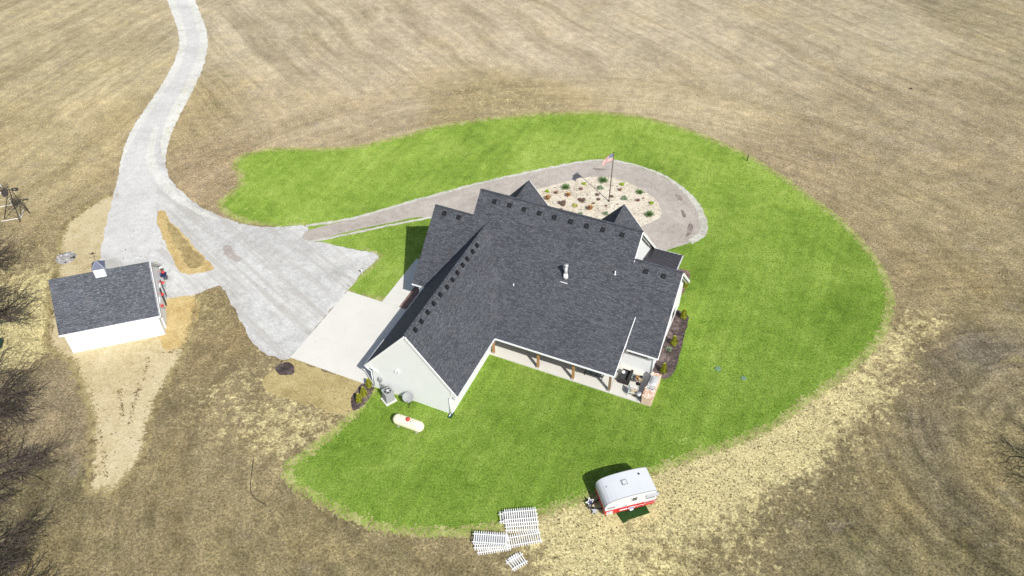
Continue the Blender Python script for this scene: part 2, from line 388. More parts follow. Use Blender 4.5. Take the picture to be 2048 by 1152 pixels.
# straw over soil, broken by noise
st = s.math('ADD', at_.outputs['Alpha'], s.math('ADD', s.math('MULTIPLY', s.math('SUBTRACT', n2, .5), 1.5), s.math('MULTIPLY', s.math('SUBTRACT', n4, .5), 1.3)))
stf = s.ramp(st, [(.28, 0), (.64, 1)])
soil = s.mix(1.0, col, s.ramp(n2, [(.3, .80), (.7, 1.08)]), 'MULTIPLY')
straw = s.ramp(n3, [(.25, A(178, 162, 112)), (.5, A(214, 202, 148)), (.75, A(232, 222, 172))])
present = s.ramp(at_.outputs['Alpha'], [(.02, 0), (.22, 1)])
soil2 = s.mix(s.math('MULTIPLY', present, .5), soil, A(128, 116, 88))
c2 = s.mix(s.math('MULTIPLY', stf, present), soil2, straw)
grain = s.ramp(n3, [(.28, .60), (.45, .93), (.55, 1.05), (.72, 1.38)])
c2 = s.mix(.8, c2, grain, 'MULTIPLY')
n5 = s.noise(v, 13.0, 3, .8); lum = s.n('ShaderNodeRGBToBW'); s.l(at_.outputs['Color'], lum.inputs[0])
gst = s.ramp(lum.outputs[0], [(.14, 1.0), (.42, .42)])
mid2 = s.ramp(s.noise(v, .75, 5, .7, .5), [(.32, (.74, .73, .72, 1)), (.5, (1, 1, 1, 1)), (.68, (1.28, 1.26, 1.22, 1))])
c2 = s.mix(gst, c2, mid2, 'MULTIPLY')
c2 = s.grain(v, c2, 1, 4.6, 10.0, .50, 1.55, fac=gst)
c2 = s.mix(gst, c2, s.ramp(s.noise(v, .28, 6, .68, .8), [(.34, (.80, .80, .80, 1)), (.5, (1, 1, 1, 1)), (.66, (1.22, 1.20, 1.18, 1))]), 'MULTIPLY')
c2 = s.mix(s.math('MULTIPLY', gst, s.ramp(s.noise(v, 1.6, 5, .75, .6), [(.62, 0), (.72, .55)])), c2, A(196, 184, 142))
c2 = s.mix(s.math('MULTIPLY', gst, s.ramp(s.noise(v, .45, 4, .6), [(.56, 0), (.74, .3)])), c2, A(110, 112, 72))
hsv = s.n('ShaderNodeHueSaturation'); hsv.inputs['Saturation'].default_value = .98; s.l(c2, hsv.inputs['Color']); c2 = hsv.outputs[0]
c2 = s.mix(s.math('MULTIPLY', gst, .55), c2, s.ramp(n5, [(.32, .5), (.5, 1.0), (.68, 1.6)]), 'MULTIPLY')
M['ground'] = s.out(c2, .97, s.math('ADD', n3, s.math('MULTIPLY', n2, .8)), .8, .10, .1)
me.materials.append(M['ground'])

def lawn_mat():
    s = NT('green_lawn'); v = s.geo()
    sep = s.n('ShaderNodeSeparateXYZ'); s.l(v, sep.inputs[0])
    a = s.noise(v, .10, 4, .55, .6); b = s.noise(v, .8, 5, .65, .4); c = s.noise(v, 7, 4, .75); b2 = s.noise(v, 2.4, 4, .7)
    f = s.math('ADD', s.math('MULTIPLY', a, .35), s.math('ADD', s.math('MULTIPLY', b, .28), s.math('MULTIPLY', c, .37)))
    col = s.ramp(f, [(.34, A(88, 116, 42)), (.46, A(132, 162, 64)), (.54, A(154, 180, 80)), (.68, A(190, 206, 118))])
    pale = s.ramp(s.noise(v, .16, 5, .6, .8), [(.58, 0), (.74, .5)])
    col = s.mix(pale, col, A(176, 192, 100))
    mow = s.noise(s.aniso(v, 24, 1.5, .035), 1.0, 2, .5)
    col = s.mix(1.0, col, s.ramp(mow, [(.35, .91), (.65, 1.07)]), 'MULTIPLY')
    dry = s.ramp(b2, [(.62, 0), (.78, .45)])
    col = s.mix(dry, col, A(170, 172, 92))
    col = s.grain(v, col, .7, 5.5, 11, .58, 1.42)
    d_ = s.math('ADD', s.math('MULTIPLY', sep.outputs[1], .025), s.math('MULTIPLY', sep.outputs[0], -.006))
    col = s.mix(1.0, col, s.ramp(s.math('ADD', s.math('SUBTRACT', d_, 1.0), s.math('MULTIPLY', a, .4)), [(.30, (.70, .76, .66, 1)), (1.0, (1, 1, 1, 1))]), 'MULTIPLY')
    return s.out(col, .95, c, .7, .06, .1)
M['lawn'] = lawn_mat()
lawn_px = [(441,408),(452,394),(477,374),(484,352),(471,332),(479,315),(520,303),(560,298),(640,299),(720,293),(800,274),(880,253),(960,241),(1040,232),(1120,227),(1200,226),(1280,235),(1360,256),(1440,286),(1520,326),(1600,380),(1680,441),(1735,500),(1768,552),(1780,600),(1770,652),(1740,700),(1690,746),(1640,782),(1560,840),(1480,881),(1380,914),(1300,946),(1200,988),(1120,1012),(1040,1040),(960,1058),(880,1066),(800,1060),(720,1040),(650,1007),(600,976),(574,950),(572,938),(600,915),(640,886),(690,846),(716,818),(735,790),(752,772),(800,700),(808,613),(750,598),(693,583),(725,547),(757,512),(700,497),(640,484),(617,470),(612,452),(560,453),(500,444),(462,430)]
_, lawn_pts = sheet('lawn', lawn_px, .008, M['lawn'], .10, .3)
M['sand'] = grainy('pale_sandy_soil', A(184, 167, 124), A(206, 191, 152), A(218, 204, 168), .2, 1.2, 7, .3)
M['sand2'] = grainy('ochre_soil', A(186, 158, 104), A(208, 184, 128), A(220, 200, 150), .3, 1.2, 6, .3)
M['grit'] = grainy('compacted_brown_grit', A(134, 116, 78), A(168, 150, 104), A(196, 178, 126), .5, 1.6, 6, .4)
M['tanmow'] = grainy('seeded_tan_turf', A(158, 142, 98), A(184, 168, 118), A(202, 186, 136), .25, 1.3, 7, .5)
M['mulch'] = grainy('dark_mulch', A(48, 44, 44), A(96, 84, 82), A(150, 134, 128), .6, 3, 9, .9)
M['redmulch'] = grainy('brown_red_mulch', A(90, 70, 66), A(138, 112, 106), A(165, 138, 128), .6, 3, 9, .9)
_, SAND_PTS = sheet('sandy_yard', [(233,388),(205,395),(170,420),(132,448),(120,480),(118,515),(112,545),(100,600),(100,690),(135,720),(155,745),(172,800),(186,850),(184,900),(178,945),(175,982),(192,988),(205,975),(216,988),(245,965),(276,930),(290,900),(298,850),(322,790),(345,740),(372,700),(385,640),(398,590),(380,560),(345,540),(300,480),(262,420)], .004, M['sand'], .26, .18)
sheet('ochre_soil_patch', [(322,596),(396,594),(392,640),(372,690),(350,700),(325,690),(318,640)], .008, M['sand2'], .25, .3)
sheet('seeded_turf_patch', [(580,719),(640,738),(712,762),(742,772),(722,812),(700,832),(660,822),(600,806),(545,786),(525,768),(540,745)], .004, M['tanmow'], .25, .3)
sheet('mulch_spot', [(556,731),(575,724),(590,734),(586,748),(562,749),(550,741)], .012, M['mulch'], .12, .2)
def gravel_mat(name, dark, mid, light, smudge=True):
    s = NT(name); v = s.geo()
    a = s.noise(v, .14, 5, .6, 1.0); b = s.noise(v, 1.2, 5, .7); c = s.noise(v, 9, 4, .8)
    f = s.math('ADD', s.math('MULTIPLY', a, .3), s.math('ADD', s.math('MULTIPLY', b, .3), s.math('MULTIPLY', c, .4)))
    col = s.ramp(f, [(.38, dark), (.5, mid), (.61, light)])
    col = s.grain(v, col, .22)
    if smudge:
        q = s.noise(s.aniso(v, 45, .45, 1.3), .5, 6, .72, .5)
        col = s.mix(s.ramp(q, [(.56, 0), (.70, .75)]), col, A(172, 164, 154))
        tr = s.noise(s.aniso(v, 45, .05, 1.1), 1.0, 4, .6)
        col = s.mix(s.ramp(tr, [(.40, .6), (.52, 0)]), col, A(186, 181, 172))
        ds_ = s.noise(v, 2.2, 3, .6, .4); dm = s.noise(v, .22, 3, .6)
        spot = s.math('MULTIPLY', s.ramp(ds_, [(.62, 0), (.70, 1)]), s.ramp(dm, [(.50, 0), (.62, .7)]))
        col = s.mix(spot, col, A(150, 144, 138))
    return s.out(col, .95, c, .6, .05, .15)
M['gravel'] = gravel_mat('white_limestone_gravel', A(176, 176, 173), A(212, 212, 208), A(236, 236, 232))
M['gravel2'] = gravel_mat('white_gravel_edge', A(190, 189, 178), A(222, 221, 212), A(240, 239, 232), False)
M['kerbstone'] = gravel_mat('rough_pale_stone_edge', A(160, 158, 146), A(208, 206, 194), A(232, 230, 220), False)
M['roadtrack'] = gravel_mat('worn_gravel_track', A(190, 189, 184), A(212, 211, 207), A(228, 227, 222), False)
M['asphalt'] = gravel_mat('old_pinkish_asphalt', A(162, 154, 145), A(188, 180, 170), A(206, 198, 187), False)
M['riverrock'] = grainy('pale_pea_gravel', A(186, 175, 152), A(226, 216, 195), A(240, 232, 216), .4, 3, 9, .8)
# gravel road: ribbon
def ribbon(name, cl, widths, z, mat, amp=.1, world=False):
    c = catmull([Vector(p) if world else G(*p) for p in cl], False, .4); n = len(c)
    ws = np.interp(np.linspace(0, 1, n), np.linspace(0, 1, len(widths)), widths)
    L = []; Rr = []
    for i, p in enumerate(c):
        t = c[min(i + 1, n - 1)] - c[max(i - 1, 0)]; nr = Vector((-t.y, t.x, 0)).normalized()
        L.append(p + nr * (ws[i] / 2 + random.uniform(-amp, amp))); Rr.append(p - nr * (ws[i] / 2 + random.uniform(-amp, amp)))
    mb = MB(); mb.add([(p.x, p.y, z) for p in L] + [(p.x, p.y, z) for p in Rr], [(i, i + 1, n + i + 1, n + i) for i in range(n - 1)])
    o = mb.build(name, mat)
    if o.data.polygons[0].normal.z < 0: o.data.flip_normals()
    return tag(o, kind='structure')
ribbon('gravel_road', [(330,-80),(362,0),(384,60),(386,95),(372,140),(345,190),(318,235),(300,270),(288,310),(284,350)], [4.6, 4.3, 4.1, 4.0, 4.0, 4.4, 4.8, 5.2, 5.2], .012, M['gravel2'])
_, GRAVEL_PTS = sheet('gravel_yard', [(302,235),(325,240),(322,290),(330,330),(350,370),(385,402),(430,428),(480,446),(540,455),(613,452),(617,484),(640,484),(700,497),(757,512),(725,547),(693,583),(637,650),(580,716),(545,714),(515,695),(496,668),(480,640),(460,600),(440,572),(415,580),(385,590),(345,595),(334,596),(330,560),(320,530),(300,524),(205,545),(222,480),(235,400),(245,360),(250,315),(275,270)], .016, M['gravel'], .16, .3)
ribbon('gravel_road_wheel_track', [(330,-80),(362,0),(383,60),(385,95),(370,140),(342,190),(314,235),(296,270),(283,310),(274,350),(268,400),(262,460),(262,510)], [2.0, 1.9, 1.8, 1.7, 1.7, 1.9, 2.0, 2.4, 3.2, 4, 5, 6], .020, M['roadtrack'], .12)
ribbon('gravel_road_bright_edge', [(312,255),(302,290),(302,320),(318,355),(350,392),(395,422),(440,440)], [.9, .9, 1.0, 1.0, .9, .7, .3], .024, M['gravel2'], .12)
sheet('dirt_island', [(316,424),(330,421),(340,440),(368,470),(395,500),(420,528),(425,540),(400,546),(372,550),(356,541),(346,515),(330,488),(318,455)], .028, M['sand2'], .18, .25)
sheet('dirt_island_dry_grass', [(332,440),(344,450),(372,480),(392,502),(408,522),(392,536),(372,530),(360,505),(344,478)], .032, M['grit'], .22, .25)
sheet('gravel_stain_patch', [(446,494),(458,492),(476,512),(486,518),(474,526),(462,518),(452,508)], .020, gravel_mat('damp_gravel', A(160, 152, 144), A(186, 178, 170), A(205, 198, 190), False), .2, .2)
# asphalt loop with its pale stone edging
asph = [(613,463),(700,439),(800,411.5),(900,383.5),(1000,358.5),(1080,341.5),(1130,331.5),(1171,324.5),(1205,322.5),(1242,325.5),(1289,339),(1336,360),(1369,386),(1390,412),(1401,438),(1403,459),(1396,473),(1378,486),(1345,497),(1290,512),(1250,500),(1200,480),(1100,470),(1000,462),(858,435),(780,446),(700,463),(617,482)]
sheet('asphalt_drive', asph, .028, M['asphalt'], .05, .4)
edge = [(612,452),(700,438),(800,410),(900,382),(1000,357),(1080,340),(1130,330),(1171,323),(1205,321),(1242,324),(1290,337),(1338,358),(1372,384),(1394,410),(1405,437),(1407,458),(1401,472),(1380,485)]
ribbon('stone_edging_outer', edge, [.38]*13 + [.5, .75, .85, .7], .032, M['kerbstone'], .09)
ribbon('stone_edging_inner', [(617,484),(660,476),(700,468),(780,451),(858,436),(900,430)], [.34], .032, M['kerbstone'], .06)
isl = [(1060,392),(1077,378),(1105,371),(1140,362),(1165,356),(1185,354),(1220,355),(1258,366),(1290,383),(1312,402),(1322,420),(1320,434),(1306,444),(1290,450),(1260,462),(1200,470),(1120,450),(1070,425)]
_, isl_pts = sheet('planting_island_gravel', isl, .036, M['riverrock'], .06, .3)
M['tyre'] = grainy('asphalt_dark_stain', A(110, 100, 94), A(150, 140, 132), A(168, 158, 148), .5, 3, 8, .3)
for q in ([(1376,452),(1382,446),(1386,455),(1380,468),(1372,474),(1374,462)], [(1362,420),(1368,424),(1372,436),(1366,436)], [(1350,388),(1362,392),(1366,402),(1356,400)], [(1186,336),(1212,338),(1210,341),(1188,340)]):
    sheet('asphalt_stain', q, .033, M['tyre'], .12, .2)

# ------------------------------------------------------------ house frame
HY = R(-23.55); HO = G(904.8, 829)
Hm = Matrix.Translation((HO.x, HO.y, 0)) @ Matrix.Rotation(HY, 4, 'Z')
def hw(u, v, z=0): return Hm @ Vector((u, v, z))
def conc(name, rr=.55):
    s = NT(name); v = s.geo()
    a = s.noise(v, .5, 5, .6, .4); b = s.noise(v, 5, 5, .7); q = s.noise(s.mapping(v, (1, 3, 1), (0, 0, R(20))), .7, 6, .7)
    f = s.math('ADD', s.math('MULTIPLY', a, .6), s.math('MULTIPLY', b, .4))
    col = s.ramp(f, [(.3, (.565 * rr / .55, .555 * rr / .55, .50 * rr / .55, 1)), (.7, (.62 * rr / .55, .61 * rr / .55, .56 * rr / .55, 1))])
    col = s.mix(s.ramp(q, [(.60, 0), (.80, .14)]), col, (.45, .43, .38, 1))
    return s.out(col, .85, b, .1, .02, .2)
M['concrete'] = conc('light_concrete')
M['patio'] = conc('patio_concrete', .52)
def hsheet(name, uv, z, mat, thick=0, amp=0):
    return sheet(name, [tuple(hw(*p)) for p in uv], z, mat, amp, .25, False, True, thick)[0]
# driveway slab as separate pours with joints
slab = empty('concrete_driveway', (0, 0, 0)); tag(slab, kind='structure')
us = [-16.35, -13.6, -10.75, -7.56]; vv = [-.08, 3.1, 6.3, 9.55]
for i in range(3):
    for j in range(3):
        mb = MB(); g = .004
        mb.prism([tuple(hw(us[i] + g, vv[j] + g, 0)), tuple(hw(us[i + 1] - g, vv[j] + g, 0)), tuple(hw(us[i + 1] - g, vv[j + 1] - g, 0)), tuple(hw(us[i] + g, vv[j + 1] - g, 0))], (0, 0, .06))
        mb.build('slab_panel', M['concrete'], slab)
walk = empty('concrete_walk', (0, 0, 0)); tag(walk, kind='structure')
for j in range(4):
    v0 = 9.56 + j * 1.75
    MB().prism([tuple(hw(-12.45, v0 + .01)), tuple(hw(-10.6, v0 + .01)), tuple(hw(-10.6, v0 + 1.74)), tuple(hw(-12.45, v0 + 1.74))], (0, 0, .055)).build('walk_panel', M['concrete'], walk)
hsheet('courtyard_mulch_bed', [(-10.58, 9.56), (-7.58, 9.56), (-7.58, 11.1), (-9.1, 11.1), (-9.1, 13.5), (-10.58, 13.5)], .03, M['redmulch'])
porch = empty('porch_and_patio_slab', (0, 0, 0)); tag(porch, kind='structure')
pu = [.02, 4.7, 8.0, 11.35, 14.28]
for i in range(4):
    MB().prism([tuple(hw(pu[i] + .01, 7.5)), tuple(hw(pu[i + 1] - .01, 7.5)), tuple(hw(pu[i + 1] - .01, 11.05)), tuple(hw(pu[i] + .01, 11.05))], (0, 0, .10)).build('slab_panel', M['patio'], porch)
_, MULCH_PTS = sheet('garage_mulch_bed', [(749,775),(741,762),(728,764),(714,777),(703,795),(702,812),(708,822),(722,814),(738,797)], .016, M['mulch'], .08, .2)
sheet('east_mulch_bed', [(1340,612),(1353,620),(1376,632),(1374,652),(1362,700),(1347,745),(1336,757),(1322,757),(1300,745),(1300,700)], .02, M['mulch'], .08, .2)
sheet('north_east_mulch_bed', [(1345,535),(1360,538),(1379,543),(1377,560),(1370,580),(1362,590),(1345,580)], .02, M['redmulch'], .06, .2)

# ------------------------------------------------------------ HOUSE
H = empty('farmhouse', (HO.x, HO.y, 0), HY, 'white farmhouse with charcoal shingled gable roofs, attached garage and covered rear porch', 'house')
MS = 1.013; GS = (8.08 - 2.65) / 4.4
def zm(v): return 2.8 + MS * (v - 10.5)
def zp(v): return 2.6 + .432 * (v - 7.3)
def zge(u): return 8.08 - GS * (u + 3.775)
def zgw(u): return 8.08 + GS * (u + 3.775)
T = .14
def roof(name, uvz, mat=M['shingle'], t=T):
    P_ = [Vector(p) for p in uvz]; n = Vector((0, 0, 0))
    for i in range(len(P_)):
        a, b = P_[i], P_[(i + 1) % len(P_)]
        n += Vector(((a.y - b.y) * (a.z + b.z), (a.z - b.z) * (a.x + b.x), (a.x - b.x) * (a.y + b.y)))
    n.normalize()
    if n.z < 0: n = -n
    return MB().prism(P_, -n * t).build(name, mat, H, uvslope=True)
RV = 15.93; RM = 17.7; vj = (2.8 - MS * 10.5 - 2.6 + .432 * 7.3) / (.432 - MS)
uj = -3.775 + (8.08 - zm(vj)) / GS; vr = 10.5 + (8.08 - 2.8) / MS
uL = -3.775 - (8.08 - 2.8) / GS
UW, UE = -9.35, 14.6; U1, U2 = -5.39, 10.27
roof('roof', [(UW, 10.5, 2.8), (uL, 10.5, 2.8), (-3.775, vr, 8.08), (uj, vj, zm(vj)), (11.7, vj, zm(vj)), (11.7, 10.5, 2.8), (UE, 10.5, 2.8), (UE, RV, zm(RV)), (U2, RV, zm(RV)), (U2, RM, zm(RM)), (U1, RM, zm(RM)), (U1, RV, zm(RV)), (UW, RV, zm(RV))])
uep = -3.775 + (8.08 - zp(7.3)) / GS
roof('porch_roof', [(uep, 7.3, 2.6), (11.72, 7.3, 2.6), (11.72, vj, zp(vj) + .003), (uj, vj, zp(vj) + .003)])
roof('garage_roof', [(.625, -.05, 2.65), (uep, 7.3, 2.61), (uj, vj, zm(vj)), (-3.775, vr, 8.08), (-3.775, -.05, 8.08)])
roof('garage_roof', [(-8.175, -.05, 2.65), (-3.775, -.05, 8.08), (-3.775, vr, 8.08), (uL, 10.5, 2.8), (-8.175, 10.4, 2.65)])
def nz(v, rv): return zm(rv) - MS * (v - rv)
roof('north_roof', [(U1, RM, zm(RM)), (U2, RM, zm(RM)), (U2, 24.9, nz(24.9, RM)), (U1, 24.9, nz(24.9, RM))])
for a, b in ((UW, U1), (U2, UE)):
    roof('wing_roof', [(a, RV, zm(RV)), (b, RV, zm(RV)), (b, 21.3, nz(21.3, RV)), (a, 21.3, nz(21.3, RV))])
for uc in (-3.62, 6.5):
    zr, ze, hwid, vf = 6.70, 2.69, 3.4, 25.3
    vb = RM + (zm(RM) - zr) / MS; vb2 = RM + (zm(RM) - ze) / MS
    for sg in (-1, 1):
        roof('front_gable_roof', [(uc, vf, zr), (uc + sg * hwid, vf, ze), (uc + sg * hwid, vb2, ze), (uc, vb, zr)])
    MB().prism([(uc - 3.1, 25.0, 0), (uc + 3.1, 25.0, 0), (uc + 3.1, 25.0, 2.9), (uc, 25.0, zr - .2), (uc - 3.1, 25.0, 2.9)], (0, -.2, 0)).build('front_gable_wall', M['white'], H)
    for sg in (-1, 1):
        MB().box((uc + sg * 3.0, 24.0, 1.45), (.18, 1.6, 2.9)).build('wall', M['white'], H)
    MB().beam((uc - 3.38, vf + .03, ze - .15), (uc, vf + .03, zr - .15), .04, .2).build('rake_board', M['trim'], H)
    MB().beam((uc + 3.38, vf + .03, ze - .15), (uc, vf + .03, zr - .15), .04, .2).build('rake_board', M['trim'], H)
    wnd = MB().box((uc, 25.03, 1.5), (1.8, .08, 1.4)).build('window', M['trim'], H); MB().box((uc, 25.09, 1.5), (1.6, .04, 1.2)).build('pane', M['glass'], wnd)
# ridge caps
def cap(a, b):
    mb = MB(); a = Vector(a); b = Vector(b); n = max(1, int((b - a).length / .3))
    for i in range(n):
        p = a.lerp(b, i / n); q = a.lerp(b, (i + 1.15) / n)
        mb.beam(p + Vector((0, 0, .012)), q + Vector((0, 0, .028)), .22, .025)
    o = mb.build('ridge_cap', M['shingle'], H, uvslope=True); return o
for a, b in (((UW, RV, zm(RV)), (U1, RV, zm(RV))), ((U1, RM, zm(RM)), (U2, RM, zm(RM))), ((U2, RV, zm(RV)), (UE, RV, zm(RV))), ((-3.775, 0, 8.08), (-3.775, vr, 8.08))): cap(a, b)
# walls
def wall(poly, off, name='wall', mat=None): return MB().prism(poly, off).build(name, mat or M['white'], H)
wall([(-7.54, 0, 0), (0, 0, 0), (0, 0, zge(0) - .2), (-3.775, 0, 7.85), (-7.54, 0, zgw(-7.54) - .2)], (0, .18, 0), 'garage_gable_wall')
wall([(0, .18, 0), (0, 11.2, 0), (0, 11.2, zge(0) - .2), (0, .18, zge(0) - .2)], (-.18, 0, 0), 'garage_side_wall')
wall([(-7.54, .18, 0), (-7.54, 11.0, 0), (-7.54, 11.0, 3.2), (-7.54, .18, 3.2)], (.18, 0, 0), 'garage_side_wall')
wall([(-9.0, 11.0, 0), (-7.36, 11.0, 0), (-7.36, 11.0, 2.95), (-9.0, 11.0, 2.95)], (0, .18, 0))
wall([(0, 11.2, 0), (11.3, 11.2, 0), (11.3, 11.2, 3.2), (0, 11.2, 3.2)], (0, .18, 0), 'rear_wall')
wall([(11.3, 11.0, 0), (14.15, 11.0, 0), (14.15, 11.0, 3.1), (11.3, 11.0, 3.1)], (0, .18, 0), 'rear_wall')
wall([(-9.0, 11.18, 0), (-9.0, 20.8, 0), (-9.0, 20.8, nz(20.8, RV) - .2), (-9.0, RV, zm(RV) - .2), (-9.0, 11.18, zm(11.18) - .2)], (.18, 0, 0), 'west_gable_wall')
wall([(14.15, 11.18, 0), (14.15, 20.8, 0), (14.15, 20.8, nz(20.8, RV) - .2), (14.15, RV, zm(RV) - .2), (14.15, 11.18, zm(11.18) - .2)], (-.18, 0, 0), 'east_gable_wall')
for u in (9.87, -5.0):
    wall([(u, 14.6, zm(14.6) - .9), (u, 24.4, 0), (u, 24.4, nz(24.4, RM) - .2), (u, RM, zm(RM) - .2), (u, 14.6, zm(14.6) - .2)], (-.16 if u > 0 else .16, 0, 0), 'upper_gable_wall')
wall([(-8.8, 20.8, 0), (-5.0, 20.8, 0), (-5.0, 20.8, 3.0), (-8.8, 20.8, 3.0)], (0, -.18, 0), 'front_wall')
wall([(9.9, 20.8, 0), (13.97, 20.8, 0), (13.97, 20.8, 3.0), (9.9, 20.8, 3.0)], (0, -.18, 0), 'front_wall')
wall([(-.3, 24.4, 0), (3.3, 24.4, 0), (3.3, 24.4, 3.0), (-.3, 24.4, 3.0)], (0, -.18, 0), 'front_wall')
# rake boards / fascia / gutters
def board(a, b, w_=.05, h=.22, name='rake_board'): return MB().beam(a, b, w_, h).build(name, M['trim'], H)
board((.64, -.085, 2.55), (-3.775, -.085, 7.97), .05, .2); board((-8.19, -.085, 2.55), (-3.775, -.085, 7.97), .05, .2)
board((.45, .0, 2.45), (-3.775, -.02, 7.66), .05, .12, 'frieze_board')
for u, sg in ((UW, -1), (UE, 1)):
    dz = .24 if sg < 0 else .15; uu = u + (.03 if sg < 0 else .012)
    board((uu, 10.5, 2.8 - dz), (uu, RV, zm(RV) - dz)); board((uu, 21.3, nz(21.3, RV) - dz), (uu, RV, zm(RV) - dz))
for u, sg in ((U1, -1), (U2, 1)):
    dz = .24 if sg < 0 else .15; uu = u + (.03 if sg < 0 else .012)
    board((uu, RV - .1, zm(RV - .1) - dz), (uu, RM, zm(RM) - dz)); board((uu, 24.9, nz(24.9, RM) - dz), (uu, RM, zm(RM) - dz))
for sg, u_, nm in ((1, 10.27, RM), (1, 14.6, RV)):   # white soffits under the east overhangs
    zt = zm(nm)
    MB().beam((u_ - .18, nm + .1, zt - .34), (u_ - .18, nm + 5.2, zt - .34 - MS * 5.1), .34, .02, (1, 0, 0)).build('soffit', M['soffit'], H)
board((11.75, 7.28, 2.55), (11.75, vj, zp(vj) - .02), .05, .16)
wall([(11.68, 10.5, 2.75), (11.68, vj, zp(vj) - .05), (11.68, 10.5, zp(10.5) - .05)], (-.04, 0, 0), 'porch_cheek')
def gutter(a, b, nrm):
    a = Vector(a); b = Vector(b); n = Vector(nrm); mb = MB()
    mb.beam(a + n * .04 + Vector((0, 0, -.12)), b + n * .04 + Vector((0, 0, -.12)), .08, .012)
    mb.beam(a + n * .082 + Vector((0, 0, -.075)), b + n * .082 + Vector((0, 0, -.075)), .010, .10)
    mb.beam(a + n * .006 + Vector((0, 0, -.09)), b + n * .006 + Vector((0, 0, -.09)), .02, .18)
    for p in (a, b): mb.box(p + n * .04 + Vector((0, 0, -.075)), (.08, .08, .10))
    return mb.build('gutter', M['trim'], H)
gutter((.625, -.05, 2.66), (.66, 7.2, 2.62), (1, 0, 0)); gutter((-8.175, -.05, 2.66), (-8.175, 10.4, 2.66), (-1, 0, 0))
gutter((.75, 7.3, 2.61), (11.72, 7.3, 2.61), (0, -1, 0)); gutter((11.85, 10.5, 2.8), (UE, 10.5, 2.8), (0, -1, 0)); gutter((UW, 10.5, 2.8), (-8.4, 10.5, 2.8), (0, -1, 0))
# soffits
def soff(poly): return MB().prism(poly, (0, 0, .03)).build('soffit', M['soffit'], H)
soff([(.0, .0, 2.48), (.6, .0, 2.48), (.6, 7.3, 2.46), (.0, 7.3, 2.46)]); soff([(-8.15, .0, 2.48), (-7.54, .0, 2.48), (-7.54, 10.4, 2.48), (-8.15, 10.4, 2.48)])
soff([(11.7, 10.5, 2.62), (14.58, 10.5, 2.62), (14.58, 11, 2.62), (11.7, 11, 2.62)])
MB().prism([(.1, 7.4, 2.44), (11.65, 7.4, 2.44), (11.65, 11.2, 2.44), (.1, 11.2, 2.44)], (0, 0, .03)).build('porch_ceiling', M['greywood'], H)
for u0, sg in ((0, 1), (-7.54, -1)):   # boxed eave returns on the garage gable
    MB().prism([(u0, -.06, 2.45), (u0 + sg * .62, -.06, 2.45), (u0 + sg * .62, -.06, 2.68), (u0, -.06, 3.15)], (0, .05, 0)).build('eave_return', M['trim'], H)
# beams and posts
board((.1, 7.78, 2.34), (11.6, 7.78, 2.34), .2, .24, 'porch_beam')
for k, u in enumerate((.33, 4.67, 7.99, 11.34)):
    p = MB().box((u, 7.72, 1.2), (.2, .2, 2.2)).build('porch_post', M['wood'] if k < 3 else M['greywood'], H)
    MB().box((u, 7.72, .16), (.26, .26, .14)).build('post_base', M['stone'], p)
# windows and doors
def window(c, w_, h, ax, nrm, panes=2, frame=M['trim']):
    c = Vector(c); n = Vector(nrm)
    def bx(cc, ww, hh, d): return (cc, (ww, d, hh)) if ax == 'u' else (cc, (d, ww, hh))
    f = MB().box(*bx(c + n * .03, w_, h, .06)).build('window', frame, H)
    pw = (w_ - .12 - .05 * (panes - 1)) / panes
    for i in range(panes):
        off = -w_ / 2 + .06 + pw / 2 + i * (pw + .05)
        q = c + n * .058 + (Vector((off, 0, 0)) if ax == 'u' else Vector((0, off, 0)))
        MB().box(*bx(q, pw, h - .14, .02)).build('pane', M['glass'], f)
    return f
window((12.75, 11.0, 2.12), 1.75, .36, 'u', (0, -1, 0), 2, M['black'])
for u in (2.6, 6.4, 9.6): window((u, 11.2, 1.3), 2.0, 1.8, 'u', (0, -1, 0), 3, M['black'])
window((0, 1.5, 1.75), 2.2, .6, 'v', (1, 0, 0), 3, M['black'])
window((14.15, 13.2, 1.7), 1.2, 1.3, 'v', (1, 0, 0), 2); window((14.15, 17.5, 1.7), 1.2, 1.3, 'v', (1, 0, 0), 2)
window((-9.0, 15.0, 1.7), 1.2, 1.3, 'v', (-1, 0, 0), 2)
for v0 in (2.6, 6.4):
    d = MB().box((-7.57, v0, 1.15), (.08, 2.9, 2.3)).build('garage_door', M['trim'], H)
    for k in range(4): MB().box((-7.62, v0, .34 + k * .56), (.03, 2.8, .50)).build('door_panel', M['white'], d)
# metal porch roof at the north-east corner
mz, mc, mt = 2.8, (13.05, 24.7), 3.15
ms = .33
mr1 = [(9.9, 24.7, mz), (13.05, 24.7, mz), (9.9, 21.55, mz + ms * 3.15)]
mr2 = [(13.05, 24.7, mz), (13.05, 20.9, mz), (9.9, 20.9, mz + ms * 3.15), (9.9, 21.55, mz + ms * 3.15)]
roof('metal_roof', mr1, M['standing'], .06); roof('metal_roof', mr2, M['standing'], .06)
for i in range(1, 8):
    u = 9.9 + i * .42
    if u < 13: MB().beam((u, 24.7, mz + .025), (u, 24.7 - (13.05 - u), mz + ms * (13.05 - u) + .025), .03, .05).build('roof_seam', M['standing'], H)
    v = 24.7 - i * .45
    if v > 21: MB().beam((13.05, v, mz + .025), (13.05 - min(3.15, 24.7 - v), v, mz + ms * min(3.15, 24.7 - v) + .025), .03, .05).build('roof_seam', M['standing'], H)
MB().beam((13.05, 24.7, mz + .03), (9.9, 21.55, mz + ms * 3.15 + .03), .09, .04).build('hip_cap', M['standing'], H)
gutter((9.95, 24.7, mz), (13.1, 24.7, mz), (0, 1, 0)); gutter((13.05, 24.75, mz), (13.05, 21.4, mz), (1, 0, 0))
for p in ((12.8, 24.45),): MB().box((*p, 1.35), (.2, .2, 2.7)).build('porch_post', M['wood'], H)
